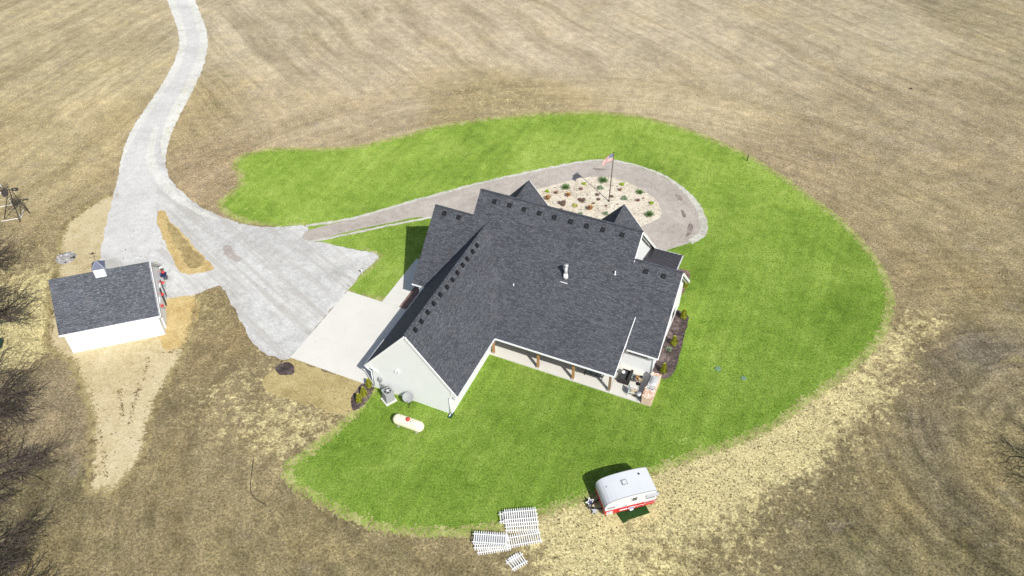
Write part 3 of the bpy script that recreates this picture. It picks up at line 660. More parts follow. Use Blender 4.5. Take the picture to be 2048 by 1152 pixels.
# roof vents
def hd(px, py):
    d = G(px, py) - Vector((0, 0, CAMZ)); Ri = Hm.inverted().to_3x3(); o = Hm.inverted() @ Vector((0, 0, CAMZ)); return Ri @ d, o
def on_main(px, py, v0=10.5, z0=2.8, m=MS):
    d, o = hd(px, py); t = (z0 + m * (o.y - v0) - o.z) / (d.z - m * d.y); return o + d * t
def on_ge(px, py):
    d, o = hd(px, py); t = (8.08 - GS * (o.x + 3.775) - o.z) / (d.z + GS * d.x); return o + d * t
def vent(p, n, up):
    """low louvred box vent lying on the slope"""
    n = Vector(n).normalized(); up = Vector(up).normalized(); sd = up.cross(n)
    def q(a, b, c): return Vector(p) + sd * a + up * b + n * c
    mb = MB(); w_ = .155
    mb.add([q(-w_, -.17, .02), q(w_, -.17, .02), q(w_, .17, .02), q(-w_, .17, .02), q(-w_ * .9, -.16, .16), q(w_ * .9, -.16, .16), q(w_ * .9, .12, .14), q(-w_ * .9, .12, .14)],
           [(0, 1, 5, 4), (1, 2, 6, 5), (2, 3, 7, 6), (3, 0, 4, 7), (4, 5, 6, 7), (3, 2, 1, 0)])
    mb.add([q(-.20, -.2, .006), q(.20, -.2, .006), q(.20, .23, .006), q(-.20, .23, .006), q(-.20, -.2, .018), q(.20, -.2, .018), q(.20, .23, .018), q(-.20, .23, .018)],
           [(0, 1, 5, 4), (1, 2, 6, 5), (2, 3, 7, 6), (3, 0, 4, 7), (4, 5, 6, 7), (3, 2, 1, 0)])
    return mb.build('roof_vent', M['ventmetal'], H)
nM = (0, -MS, 1); uM = (0, 1, MS)
for x, y in ((889,427),(917.4,435),(989,403.5),(1018.9,411),(1048,419),(1078.5,427),(1108.8,435),(1141.6,443.5),(1173.3,452),(1205.8,460),(1244.6,470),(1292,543),(1327.5,552.5)): vent(on_main(x, y), nM, uM)
nG = (GS, 0, 1); uG = (-1, 0, GS)
gv = [(953.5,491),(945,503.5),(934,518),(925,530.5),(914.5,546),(905,560),(893.5,574.5),(880,590),(867,607.5),(855,625),(842.5,643),(830.5,660)]
for x, y in gv: vent(on_ge(x, y), nG, uG)
# stove pipe and plumbing stacks
p = on_main(1131, 555)
sp = MB().tube(p + Vector((0, 0, -.05)), p + Vector((0, 0, 1.25)), .15, .15, 14).build('stove_pipe', M['galv'], H, True)
MB().tube(p + Vector((0, .0, .0)), p + Vector((0, .0, .5)), .27, .17, 14).build('flashing_cone', M['trim'], sp, True)
MB().tube(p + Vector((0, 0, 1.25)), p + Vector((0, 0, 1.42)), .10, .10, 12).tube(p + Vector((0, 0, 1.42)), p + Vector((0, 0, 1.52)), .21, .19, 14).build('rain_cap', M['galv'], sp, True)
MB().beam(p + Vector((-.33, -.35, -.33)), p + Vector((.33, -.35, -.33)), .06, .05).build('flashing_strip', M['trim'], sp)
for x, y in ((1230, 549), (1027, 574)):
    p = on_main(x, y); MB().tube(p, p + Vector((0, 0, .4)), .05, .05, 10).tube(p, p + Vector((0, 0, .08)), .12, .07, 10).build('plumbing_vent', M['trim'], H, True)
# downspouts
def pipe(name, pts, r, mat, parent=H, n=7):
    mb = MB()
    for a, b in zip(pts, pts[1:]): mb.tube(a, b, r, r, n)
    return mb.build(name, mat, parent, True)
pipe('downspout', [(.55, -.1, 2.5), (.1, -.1, 2.25), (-.12, -.07, 2.15), (-.12, -.07, .15), (-.12, -.35, .08)], .04, M['trim'])
pipe('downspout', [(14.3, 10.45, 2.6), (14.22, 10.9, 2.4), (14.22, 10.9, .15)], .04, M['trim'])
pipe('downspout', [(-8.1, -.1, 2.5), (-7.6, -.08, 2.2), (-7.62, -.08, .12)], .04, M['trim'])
# wall lamps
for u, v, ax in ((.0, 3.1, 1), (.0, 7.2, 1)):
    l = MB().box((u + .06, v, 1.95), (.06, .14, .24)).build('wall_lamp', M['black'], H); MB().lathe([(.03, .28), (.17, 0), (.15, -.01)], (u + .26, v, 1.82), 12).build('lamp_shade', M['black'], l)
l = MB().box((-4.9, -.04, 3.4), (.2, .08, .16)).build('flood_light', M['trim'], H)
for a in (-.1, .1): MB().tube((-4.9 + a, -.08, 3.4), (-4.9 + a * 1.5, -.2, 3.32), .05, .08, 10).build('lamp_head', M['trim'], l)
MB().box((-7.2, -.05, 2.35), (.42, .1, .3)).build('flood_light', M['trim'], H)

# ------------------------------------------------------------ items at the garage gable
def thing(mb, name, mat, label, cat, group=None, smooth=False, loc=None, rz=0):
    return tag(mb.build(name, mat, None, smooth, loc, rz), label, cat, group)
p = hw(-6.75, -.06); e = empty('electric_meter', p, HY, 'grey electric meter and conduit mounted on the white garage gable wall', 'meter')
MB().box((0, -.08, 1.5), (.32, .14, .46)).build('meter_box', M['grey'], e); MB().tube((0, -.15, 1.6), (0, -.24, 1.6), .09, .09, 12).build('meter_dial', M['dish'], e)
MB().tube((-.08, -.06, .02), (-.08, -.06, 1.3), .035).build('conduit', M['grey'], e); MB().box((.2, -.09, .75), (.22, .12, .36)).build('disconnect_box', M['dish'], e)
# air conditioner
ac = empty('air_conditioner', G(778, 800), HY + R(60), 'grey outdoor air conditioning unit with black top fan beside the garage gable', 'air conditioner')
MB().box((0, 0, .05), (1.05, 1.05, .1)).build('concrete_pad', M['concrete'], ac)
MB().box((0, 0, .66), (.78, .78, 1.04)).build('casing', M['grey'], ac)
g = MB()
for k in range(11):
    z = .2 + k * .085
    for sx, sy, dx_, dy_ in ((0, -.395, .7, .02), (0, .395, .7, .02), (-.395, 0, .02, .7), (.395, 0, .02, .7)): g.box((sx, sy, z), (dx_, dy_, .025))
tag(g.build('louvres', M['dish'], ac), kind=None)
MB().box((0, 0, 1.2), (.84, .84, .05)).build('top_cover', M['dish'], ac)
MB().tube((0, 0, 1.23), (0, 0, 1.245), .31, .31, 24).build('fan_opening', M['pan_fan'], ac)
for k in range(5):
    a = k * 2 * math.pi / 5; MB().box((.17 * math.cos(a),   .17 * math.sin(a), 1.255), (.2, .09, .012), a, .35).build('fan_blade', M['grey'], ac)
MB().tube((0, 0, 1.25), (0, 0, 1.285), .085, .07, 14).build('fan_hub', M['trim'], ac)
# satellite dish
di = empty('satellite_dish', G(820, 809), 0, 'grey satellite dish on a tripod mast standing in front of the garage gable wall', 'satellite dish')
prof = [(.001 + .50 * k / 7, .11 * (k / 7) ** 2) for k in range(8)]
mb = MB(); n = 24
for r, z in prof:
    for i in range(n): t = 2 * math.pi * i / n; mb.v.append((r * math.cos(t), r * math.sin(t) * .92, z))
mb.f = [(k * n + i, k * n + (i + 1) % n, (k + 1) * n + (i + 1) % n, (k + 1) * n + i) for k in range(7) for i in range(n)]
d_ = mb.build('reflector', M['dish'], di, True); d_.location = (-.05, -.06, 1.05); d_.rotation_euler = (R(32), R(-4), 0)
so_ = d_.modifiers.new('thickness', 'SOLIDIFY'); so_.thickness = .02
MB().tube((0, 0, 0), (0, .04, 1.0), .035).build('mast', M['darkmetal'], di)
for a in (20, 140, 260): MB().tube((.42 * math.cos(R(a)), .42 * math.sin(R(a)), .01), (0, 0, .55), .02).build('leg', M['darkmetal'], di)
MB().tube((0, -.15, .8), (0, -.62, 1.05), .02).build('feed_arm', M['grey'], di); MB().box((0, -.62, 1.1), (.1, .1, .12)).build('receiver', M['grey'], di)
# propane tank
a, b = G(790, 848), G(846, 868); mid = (a + b) / 2 + Vector((0, .15, 0)); an = math.atan2(b.y - a.y, b.x - a.x)
tk = empty('propane_tank', mid, an, 'long white propane tank with red dome lying on the lawn', 'propane tank')
r = .47; Lh = .95; prof = [(.02, -Lh - r)] + [(r * math.sin(t), -Lh - r * math.cos(t)) for t in [math.pi / 2 * k / 7 for k in range(1, 8)]] + [(r * math.sin(t), Lh + r * math.cos(t)) for t in [math.pi / 2 * (1 - k / 7) for k in range(0, 7)]] + [(.02, Lh + r)]
MB().lathe(prof, (0, 0, .62), 28, 'X').build('tank_body', M['cream'], tk, True)
MB().lathe([(.19, 1.02), (.2, 1.10), (.17, 1.2), (.09, 1.25), (.01, 1.26)], (0, 0, 0), 18).build('dome_lid', M['tankred'], tk, True)
for x in (-.85, .85):
    MB().box((x, 0, .1), (.12, .7, .2)).build('foot', M['stone'], tk)
for x, y in ((.3, -.12), (.42, .05), (-.75, .05)): MB().tube((x, y, 1.03), (x, y, 1.12), .035).build('valve', M['darkmetal'], tk)
s = NT('label_paint'); M['label'] = simple('faded_label_print', (.62, .50, .40, 1), .6, .2, 20)
def decal(u0, u1, ang, mat):
    mb = MB(); a0 = R(ang); nn = 5
    for k in range(nn + 1):
        t = a0 + k * R(3.0)
        for u in (u0, u1): mb.v.append((u, -math.sin(t) * (r + .004), .62 + math.cos(t) * (r + .004)))
    mb.f = [(2 * k, 2 * k + 1, 2 * k + 3, 2 * k + 2) for k in range(nn)]
    return mb.build('warning_label', mat, tk)
decal(.35, .8, 35, M['label']); decal(.38, .77, 37, M['cream']) if False else None
MB().tube((-.02, -.35, .95), (-.02, -.44, .75), .02).build('gauge_pipe', M['label'], tk)
thing(MB().box((0, 0, .05), (.3, .62, .1)).box((-.13, 0, .1), (.04, .62, .08)).box((.13, 0, .1), (.04, .62, .08)), 'splash_block', M['teal'], 'small green plastic splash block below the downspout at the garage corner', 'splash block', loc=G(902, 831), rz=HY)

# ------------------------------------------------------------ shrubs and plants
def conifer(loc, h, r, label, group):
    o = empty('golden_conifer', loc, random.uniform(0, 6), label, 'shrub', group)
    mb = MB(); rd = random.Random(int(h * 100) + int(loc[0] * 10))
    for i in range(420):
        t = rd.random() ** .8; z = .05 + t * h; rr = r * (1 - t) ** .65 * (.55 + .5 * rd.random()) * min(1, .6 + t * 3); a = rd.random() * 6.283
        c = Vector((rr * math.cos(a), rr * math.sin(a), z)); w_ = .05 + .04 * rd.random()
        d = Vector((math.cos(a) * .4, math.sin(a) * .4, 1)).normalized(); sd = Vector((-math.sin(a + rd.uniform(-.8, .8)), math.cos(a), 0)).normalized()
        mb.add([c - sd * w_, c + sd * w_, c + d * (.16 + .08 * rd.random())], [(0, 1, 2)])
    mb.build('foliage', M['arb'], o, recalc=False)
    MB().tube((0, 0, 0), (0, 0, h * .7), .03, .01, 6).build('stem', M['bark'], o)
    return o
for k, (x, y) in enumerate(((739, 775), (728.5, 792), (719, 805))):
    conifer(G(x, y), .95, .30, ('upright golden green shrub nearest the garage corner in the dark mulch bed', 'middle one of three golden shrubs in the small mulch bed by the garage', 'golden shrub farthest from the garage in the small mulch bed')[k], 'golden shrubs in the mulch bed by the garage')
for k, (x, y, h) in enumerate(((1366, 637, 1.05), (1347, 690, 1.0), (1326, 746, 1.05), (1369, 574, .6))):
    conifer(G(x, y), h, .32, ('golden shrub at the north end of the long mulch bed by the east gable', 'golden shrub in the middle of the long mulch bed by the east gable wall', 'golden shrub beside the brick grill counter in the east mulch bed', 'small golden shrub in the brown mulch at the front east corner')[k], 'golden shrubs along the east side of the house')
def spiky(name, mat, r, h, nb, lean, seed, w_=.025):
    rd = random.Random(seed); mb = MB()
    for i in range(nb):
        a = rd.random() * 6.283; L = h * (.55 + .5 * rd.random()); sp = lean * rd.random(); b0 = Vector((math.cos(a), math.sin(a), 0)) * r * .25 * rd.random()
        tip = b0 + Vector((math.cos(a) * sp * r, math.sin(a) * sp * r, L * (1 - .35 * sp))); mid_ = b0.lerp(tip, .55) + Vector((0, 0, .12 * h))
        sd = Vector((-math.sin(a), math.cos(a), 0)) * w_ * (.6 + rd.random() * .8)
        mb.add([b0 - sd, b0 + sd, mid_ + sd, mid_ - sd, tip], [(0, 1, 2, 3), (3, 2, 4)])
    return mb
def bushy(mat, r, h, nl, seed, leaf=.06):
    rd = random.Random(seed); mb = MB()
    for i in range(nl):
        a = rd.random() * 6.283; ph = math.acos(rd.random()); q = rd.random() ** .4 * (1 + .25 * math.sin(3 * a + seed))
        c = Vector((r * q * math.sin(ph) * math.cos(a), r * q * math.sin(ph) * math.sin(a), h * q * math.cos(ph) + .03))
        u = Vector((rd.uniform(-1, 1), rd.uniform(-1, 1), rd.uniform(-.3, 1))).normalized(); v_ = u.orthogonal().normalized() * leaf * (.6 + .8 * rd.random())
        mb.add([c - v_, c + v_, c + u * leaf * 2], [(0, 1, 2)])
    return mb
PL = [('green_shrub','G',280,462,.48),('green_shrub','G',690,385,.52),('green_shrub','G',1095,515,.38),('green_shrub','G',1195,760,.5),
 ('lime_shrub','Y',78,505,.24),('lime_shrub','Y',482,422,.22),('lime_shrub','Y',900,430,.26),('lime_shrub','Y',1220,635,.26),('pale_yellow_shrub','Z',383,665,.34),
 ('grey_green_shrub','B',660,468,.36),('grey_green_shrub','B',925,585,.38),('grey_green_shrub','B',720,750,.34),('grey_green_shrub','B',445,755,.26),
 ('reddish_shrub','R',178,522,.34),('reddish_shrub','R',450,482,.33),('reddish_shrub','R',875,490,.33),('reddish_shrub','R',1073,607,.33),('reddish_shrub','R',725,665,.2),('reddish_shrub','R',587,637,.2),('reddish_shrub','R',850,645,.13),('reddish_shrub','R',1135,580,.15),
 ('ornamental_grass','T',85,590,.5),('ornamental_grass','T',310,555,.42),('ornamental_grass','T',548,700,.48),
 ('brown_shrub','D',243,637,.52),('brown_shrub','D',460,603,.42),('brown_shrub','D',628,540,.22),('brown_shrub','D',640,592,.18),('brown_shrub','D',785,560,.2),('brown_shrub','D',230,708,.22),('brown_shrub','D',345,742,.18)]
desc = {'G': 'dark green spiky shrub', 'Y': 'small round lime green shrub', 'Z': 'pale yellow green bushy plant', 'B': 'grey green rounded plant', 'R': 'reddish twiggy plant', 'T': 'clump of dry tan ornamental grass', 'D': 'low dark brown dormant plant'}
mt = {'G': 'green_leaf', 'Y': 'lime_leaf', 'Z': 'lime_leaf', 'B': 'bluegreen_leaf', 'R': 'red_leaf', 'T': 'tan_leaf', 'D': 'brown_leaf'}
M['palelime'] = simple('pale_yellow_leaves', (.40, .38, .12, 1), .9, .4, 8, .1)
where = ['in the left half of the pale gravel island', 'at the top edge of the island left of the flagpole', 'near the curved right edge of the island', 'lowest on the right side of the island',
 'at the far left tip of the island', 'on the upper left island edge by the flag shadow', 'right of the flagpole on the upper edge of the island', 'at the far right tip of the island', 'near the roof left of the tan grass',
 'left of the flagpole above its shadow', 'right of the flagpole near the gable peak', 'tucked against the left slope of the right gable peak', 'half hidden behind the roof ridge in the island',
 'at the left end between lime and tan plants', 'left of the flagpole shadow under the lime shrub', 'just right of the flagpole', 'near the right end below the green shrub', 'small one below the foot of the flagpole', 'small one left of the tan grass clump', 'tiny one right of the flagpole foot', 'tiny one close to the right green shrub',
 'beside the left gable peak at the island end', 'with a dark side, left of centre in the island', 'the one nearest the roof ridge in the island centre',
 'wide one left in the island near the ridge', 'in the island centre left of the shadow foot', 'small one crossed by the flagpole shadow', 'small one just under the flagpole shadow', 'small one right behind the flagpole foot', 'faint one close to the ridge on the left', 'faint low one at the ridge below the brown mound']
for i, (nm, t, x, y, r) in enumerate(PL):
    r *= .88
    loc = G(1080 + x * .1823, 290 + y * .1823 + 2.0) + Vector((0, 0, .036))
    if t == 'T': mb = spiky(nm, None, r, r * 1.7, 260, 1.0, i, .02)
    elif t == 'G': mb = spiky(nm, None, r * 1.15, r * .9, 150, 1.5, i, .03)
    elif t == 'R': mb = spiky(nm, None, r, r * 1.2, 130, 1.2, i, .016)
    else: mb = bushy(None, r, r * (.55 if t == 'D' else .8), 380 if r > .3 else 200, i)
    o = mb.build(nm, M['palelime'] if t == 'Z' else M[mt[t]], None, recalc=False, loc=loc)
    tag(o, desc[t] + ' ' + where[i], 'plant', 'plants in the gravel island by the flagpole')
thing(spiky('x', None, .3, .3, 90, 1.3, 77), 'green_seedling', M['bluegreen_leaf'], 'tiny blue green plant between two golden shrubs in the east mulch bed', 'plant', loc=G(1337, 700))
# stones scattered in the island
mb = MB(); rd = random.Random(3)
ip = [(p.x, p.y) for p in isl_pts]
cnt = 0
while cnt < 520:
    q = G(rd.uniform(1075, 1322), rd.uniform(354, 455))
    if inside(np.array([[q.x, q.y]]), ip)[0]:
        rr = rd.uniform(.03, .085); mb.ball((q.x, q.y, .04 + rr * .3), rr, 6, 4, .2, (1.2, .9, .6)); cnt += 1
o = mb.build('island_stones', M['stone'], None, recalc=False); tag(o, 'loose pale and grey stones scattered over the gravel island', 'stones', kind='stuff')
o.data.materials.clear(); s = NT('mixed_stones'); M['mixst'] = s.out(s.ramp(s.noise(s.geo(), 2.0, 2), [(.38, (.20, .19, .18, 1)), (.5, (.55, .50, .42, 1)), (.62, (.38, .36, .34, 1))], 'CONSTANT'), .9); o.data.materials.append(M['mixst'])

# ------------------------------------------------------------ flagpole and flag
FP = G(1217.6, 403); FH = 6.45
fp = empty('flagpole', FP, 0, 'tall thin dark flagpole rising from the pale gravel island', 'flagpole')
MB().tube((0, 0, 0), (0, 0, FH), .055, .035, 10).build('pole', M['darkmetal'], fp, True)
MB().ball((0, 0, FH + .06), .07, 10, 6).build('finial', M['darkmetal'], fp, True)
MB().tube((0, 0, .03), (0, 0, .16), .12, .09, 12).build('base_collar', M['darkmetal'], fp)
MB().tube((.07, 0, 1.1), (.07, 0, 6.3), .008, .008, 4).build('halyard', M['darkmetal'], fp)
s = NT('flag_cloth'); uv = s.coord(True); sp_ = s.n('ShaderNodeSeparateXYZ'); s.l(uv, sp_.inputs[0])
stripe = s.math('MODULO', s.math('FLOOR', s.math('MULTIPLY', sp_.outputs[1], 13)), 2)
base = s.mix(stripe, (.42, .035, .05, 1), (.80, .78, .74, 1))
can = s.math('MULTIPLY', s.math('LESS_THAN', sp_.outputs[0], .4), s.math('GREATER_THAN', sp_.outputs[1], 6 / 13))
mp = s.n('ShaderNodeMapping'); mp.inputs['Scale'].default_value = (27, 17, 1); s.l(uv, mp.inputs[0])
fr = s.n('ShaderNodeVectorMath', operation='FRACTION'); s.l(mp.outputs[0], fr.inputs[0])
ds = s.n('ShaderNodeVectorMath', operation='DISTANCE'); s.l(fr.outputs[0], ds.inputs[0]); ds.inputs[1].default_value = (.5, .5, 0)
star = s.math('LESS_THAN', ds.outputs['Value'], .26)
M['flag'] = s.out(s.mix(can, base, s.mix(star, (.02, .03, .12, 1), (.8, .8, .8, 1))), .8, spec=.1)
NU, NV = 30, 14; vsf = []; uvs = []
for j in range(NV + 1):
    for i in range(NU + 1):
        a, b = i / NU, j / NV
        x = -.03 - 1.12 * a ** .9; z = -1.0 * (1 - b) * (1 - .35 * a) - .95 * a ** 1.5 - .06 * math.sin(a * 9 + b)
        y = -.30 * a + .11 * math.sin(a * 10 + b * 1.2) * (a ** .5)
        vsf.append((x, y, z)); uvs.append((a, b))
fs = [(j * (NU + 1) + i, j * (NU + 1) + i + 1, (j + 1) * (NU + 1) + i + 1, (j + 1) * (NU + 1) + i) for j in range(NV) for i in range(NU)]
mb = MB(); mb.add(vsf, fs); fo = mb.build('flag', M['flag'], None, True, tuple(FP + Vector((0, 0, FH - .02))))
ul = fo.data.uv_layers.new(name='UVMap')
for lp in fo.data.loops: ul.data[lp.index].uv = uvs[lp.vertex_index]
tag(fo, 'striped American flag drooping from the top of the flagpole', 'flag'); fo.modifiers.new('thickness', 'SOLIDIFY').thickness = .006

# ------------------------------------------------------------ BARN
BY = R(17); BO = G(331, 669.1)
B = empty('barn', BO, BY, 'small white barn with grey shingled gable roof and cupola', 'barn')
BW = 7.05; BL = 8.0; bs = (6.05 - 2.6) / (BW / 2 + .2); zr = 6.05
def broof(name, pts, mat=M['barnshingle'], t=.12):
    P_ = [Vector(p) for p in pts]; n = (P_[1] - P_[0]).cross(P_[2] - P_[0]).normalized()
    if n.z < 0: n = -n
    return MB().prism(P_, -n * t).build(name, mat, B, uvslope=True)
u0, u1 = -8.3, .28
broof('roof', [(u0, -.2, 2.6), (u1, -.2, 2.6), (u1, BW / 2, zr), (u0, BW / 2, zr)]); broof('roof', [(u0, BW + .2, 2.6), (u1, BW + .2, 2.6), (u1, BW / 2, zr), (u0, BW / 2, zr)])
def bwall(name, p, off, mat=M['white']): return MB().prism(p, off).build(name, mat, B)
bwall('south_wall', [(-BL, 0, 0), (0, 0, 0), (0, 0, 2.65), (-BL, 0, 2.65)], (0, .15, 0)); bwall('north_wall', [(-BL, BW, 0), (0, BW, 0), (0, BW, 2.65), (-BL, BW, 2.65)], (0, -.15, 0))
M['corr'] = simple('ribbed_white_metal', (.74, .75, .77, 1), .45, .06, 2)
for u in (0, -BL): bwall('gable_wall', [(u, .15, 0), (u, BW - .15, 0), (u, BW - .15, 2.75), (u, BW / 2, zr - .18), (u, .15, 2.75)], (-.15 if u == 0 else .15, 0, 0), M['corr'])
rib = MB()
for k in range(1, 26): rib.box((-k * BL / 26, -.012, 1.28), (.035, .025, 2.5))
rib.build('wall_ribs', M['white'], B)
for sg, v0 in ((1, -.2), (-1, BW + .2)):
    MB().beam((u1 + .02, v0, 2.52), (u1 + .02, BW / 2, zr - .08), .04, .18).build('rake_board', M['trim'], B)
    MB().beam((.2, v0 + sg * .02, 2.45), (.2, BW / 2, zr - .17), .26, .02, (1, 0, 0)).build('soffit', M['soffit'], B)
MB().box(((u0 + u1) / 2, -.24, 2.52), (u1 - u0, .1, .14)).build('gutter', M['trim'], B); MB().box(((u0 + u1) / 2, BW + .24, 2.52), (u1 - u0, .1, .14)).build('gutter', M['trim'], B)
MB().box((.14, BW + .05, 2.5), (.26, .4, .2)).build('eave_return', M['trim'], B); MB().box((.14, -.05, 2.46), (.26, .26, .12)).build('eave_return', M['trim'], B)
# doors on the lit gable end
M['shadegreen'] = simple('dark_shutter', (.025, .035, .035, 1), .6, .3, 5)
for v0, w_ in ((1.5, 2.1), (4.0, 0)):
    if w_:
        d = MB().box((.03, v0 + .35, 1.1), (.06, w_, 2.15)).build('overhead_door', M['trim'], B)
        for k in range(4): MB().box((.075, v0 + .35, .3 + k * .52), (.03, w_ - .1, .48)).build('door_panel', M['white'], d)
MB().box((.035, 4.15, 1.05), (.07, .42, 2.1)).build('shutter', M['shadegreen'], B)
d = MB().box((.03, 4.75, 1.05), (.06, .72, 2.1)).build('door', M['trim'], B); MB().box((.08, 4.5, 1.0), (.05, .04, .12)).build('handle', M['black'], d)
MB().box((.035, 5.35, 1.05), (.07, .40, 2.1)).build('shutter', M['shadegreen'], B)
MB().box((.3, 6.35, 2.0), (.55, .6, .08)).build('awning', M['navy'], B)
for v0 in (6.1, 4.55, 2.85, 1.25):
    l = MB().tube((.0, v0, 2.62), (.32, v0, 2.72), .022).tube((.32, v0, 2.72), (.4, v0, 2.6), .022).build('barn_lamp', M['red'], B)
    MB().lathe([(.04, .12), (.07, .08), (.17, 0), (.165, -.015)], (.4, v0, 2.48), 14).build('lamp_shade', M['red'], l)
# cupola
cu, cv = -3.95, BW / 2
MB().box((cu, cv, 6.1), (.92, .92, 1.0)).build('cupola', M['trim'], B)
cp_ = B.children[-1] if False else None
cup = [c for c in bpy.data.objects if c.name.startswith('cupola')][0]
e_ = .56; ap = Vector((cu, cv, 7.2))
cs_ = [Vector((cu - e_, cv - e_, 6.6)), Vector((cu + e_, cv - e_, 6.6)), Vector((cu + e_, cv + e_, 6.6)), Vector((cu - e_, cv + e_, 6.6))]
MB().add(cs_ + [ap], [(0, 1, 4), (1, 2, 4), (2, 3, 4), (3, 0, 4), (3, 2, 1, 0)]).build('cupola_roof', simple('slate_blue_metal', (.10, .115, .17, 1), .5, .1, 2), cup)
for c_ in cs_: MB().beam(c_ + Vector((0, 0, .02)), ap + Vector((0, 0, .02)), .05, .03).build('hip_cap', M['grey'], cup)
wv = MB().tube(ap, ap + Vector((0, 0, .95)), .018, .012, 6).build('weathervane', M['darkmetal'], cup)
wv.parent = B
MB().beam(ap + Vector((-.28, 0, .45)), ap + Vector((.28, 0, .45)), .02, .02).beam(ap + Vector((0, -.28, .4)), ap + Vector((0, .28, .4)), .02, .02).build('direction_arms', M['darkmetal'], wv)
MB().prism([ap + Vector(q) for q in ((-.3, 0, .8), (-.1, 0, .84), (.05, 0, .98), (.12, 0, .84), (.3, 0, .82), (.1, 0, .76), (-.1, 0, .74))], (0, .02, 0)).build('arrow', M['darkmetal'], wv)

# ------------------------------------------------------------ CAMPER
cy = R(15.4); CO = Vector((6.96, 32.47, 0))
C = empty('travel_trailer', CO, cy, 'vintage white and red camper trailer parked at the lawn edge', 'camper')
CL, CW, CH = 4.15, 2.1, 2.3; zb = .42
top = [(0.0, .60), (-.03, 1.45), (.02, 1.72), (.14, 1.92), (.36, 2.08), (.62, 2.17), (1.0, 2.25), (1.4, 2.30), (1.9, 2.33), (2.5, 2.34), (3.1, 2.32), (3.6, 2.27), (3.95, 2.20), (4.04, 2.14), (4.12, 1.35), (4.05, zb + .08)]
profile = [(0.12, zb - .02), (0, .60)] + top[1:]
red_t = 1.06
def side(poly, y, th): return [(x, y, z) for x, z in poly]
upper = [(x, z) for x, z in profile if z >= red_t]
upper = [(.0, red_t)] + upper + [(4.11, red_t)]
lower = [(.12, zb), (0, .62), (0, red_t - .004), (4.11, red_t - .004), (4.05, zb + .1), (3.95, zb)]
M['cwhite'] = simple('camper_white', (.57, .59, .61, 1), .4, .06, 1.2)
MB().prism(side(upper, 0, 0), (0, CW, 0)).build('upper_body', M['cwhite'], C)
MB().prism(side(lower, 0, 0), (0, CW, 0)).build('lower_body', M['red'], C)
# rolled edge trims following the roof curve, both sides
for y in (-.012, CW + .012):
    mb = MB()
    for (xa, za), (xb, zb2) in zip(top[1:], top[2:-1]): mb.tube((xa, y, za), (xb, y, zb2), .022, .022, 6)
    mb.build('edge_trim', M['dish'], C)
MB().beam((.02, -.02, red_t), (4.1, -.02, red_t), .02, .04).build('belt_trim', M['cwhite'], C)
rv = MB().box((1.87, 1.19, 2.35), (.42, .42, .1)).build('roof_vent', M['dish'], C); MB().box((1.87, 1.19, 2.408), (.30, .30, .02)).build('vent_lid', M['cwhite'], rv)
MB().tube((3.2, 1.6, 2.2), (3.2, 1.6, 2.42), .06, .06, 10).build('flue', M['black'], C); MB().tube((.5, 1.3, 2.05), (.5, 1.3, 2.18), .05, .05, 8).build('plumbing_cap', M['dish'], C)
def cwin(x, z, w_, h, slats):
    f = MB().box((x, -.025, z), (w_, .05, h)).build('window', M['trim'], C); MB().box((x, -.056, z), (w_ - .08, .02, h - .08)).build('pane', M['glass'] if slats < 3 else M['grey'], f)
    for k in range(slats): MB().box((x, -.075, z - h / 2 + h * (k + 1) / (slats + 1)), (w_ - .06, .02, .035)).build('slat', M['dish'], f)
cwin(2.28, 1.82, .46, .46, 1); cwin(.46, 1.42, .62, .30, 3); cwin(3.6, 1.50, .74, .26, 3)
MB().box((3.7, -.10, 1.84), (1.0, .2, .03), 0, R(25)).build('window_awning', M['grey'], C)
MB().box((1.5, -.018, .66), (.62, .02, .14)).build('sign_panel', M['cwhite'], C)
MB().box((.38, -.018, .66), (.5, .02, .34)).build('sign_panel', M['cwhite'], C)
MB().box((.30, -.032, .72), (.18, .012, .05)).build('sign_print', M['black'], C)
MB().lathe([(.02, 0), (.3, 0), (.3, .02), (.02, .02)], (0, 0, 0), 20).build('oval_emblem', M['cwhite'], C)
ov = bpy.data.objects[[o.name for o in bpy.data.objects if o.name.startswith('oval_emblem')][0]]; ov.rotation_euler = (R(90), 0, 0); ov.scale = (1, .48, 1); ov.location = (2.15, -.005, .64)
MB().lathe([(.01, .021), (.22, .021), (.22, .026), (.01, .026)], (0, 0, 0), 18).build('emblem_print', simple('emblem_blue', (.28, .33, .5, 1), .5), ov)
sw = MB()
for k in range(14):
    x = 2.35 + k * .06; sw.beam((x, -.02, .70 + .07 * math.sin(k * .9)), (x + .06, -.02, .70 + .07 * math.sin((k + 1) * .9)), .02, .045)
sw.build('painted_swirl', M['cwhite'], C)
MB().prism([(1.35, -.015, 1.08), (1.75, -.015, 1.24), (1.68, -.015, 1.10)], (0, -.01, 0)).build('painted_arrow', M['grey'], C)
MB().box((3.6, -.016, .84), (.85, .012, .26)).build('trim_outline', M['cwhite'], C); MB().box((3.6, -.024, .84), (.77, .012, .18)).build('hatch', simple('dark_red_hatch', (.35, .02, .04, 1), .5), C)
for y in (.1, CW - .1):
    t_ = MB().tube((2.2, y - .09, .33), (2.2, y + .09, .33), .33, .33, 20).build('wheel', M['rubber'], C); MB().tube((2.2, y - .10, .33), (2.2, y + .10, .33), .16, .16, 14).build('rim', M['trim'], t_)
MB().beam((.2, .5, .4), (-.9, 1.0, .4), .07, .07).beam((.2, 1.5, .4), (-.9, 1.0, .4), .07, .07).build('hitch_frame', M['black'], C); MB().tube((-.8, 1.0, .02), (-.8, 1.0, .7), .04).build('jack', M['grey'], C)
for x in (.2, 3.9): MB().tube((x, .15, 0), (x, .15, .45), .03).build('stabiliser', M['black'], C)
MB().box((2.05, 1.0, .44), (3.8, 1.7, .06)).build('floor_frame', M['black'], C)
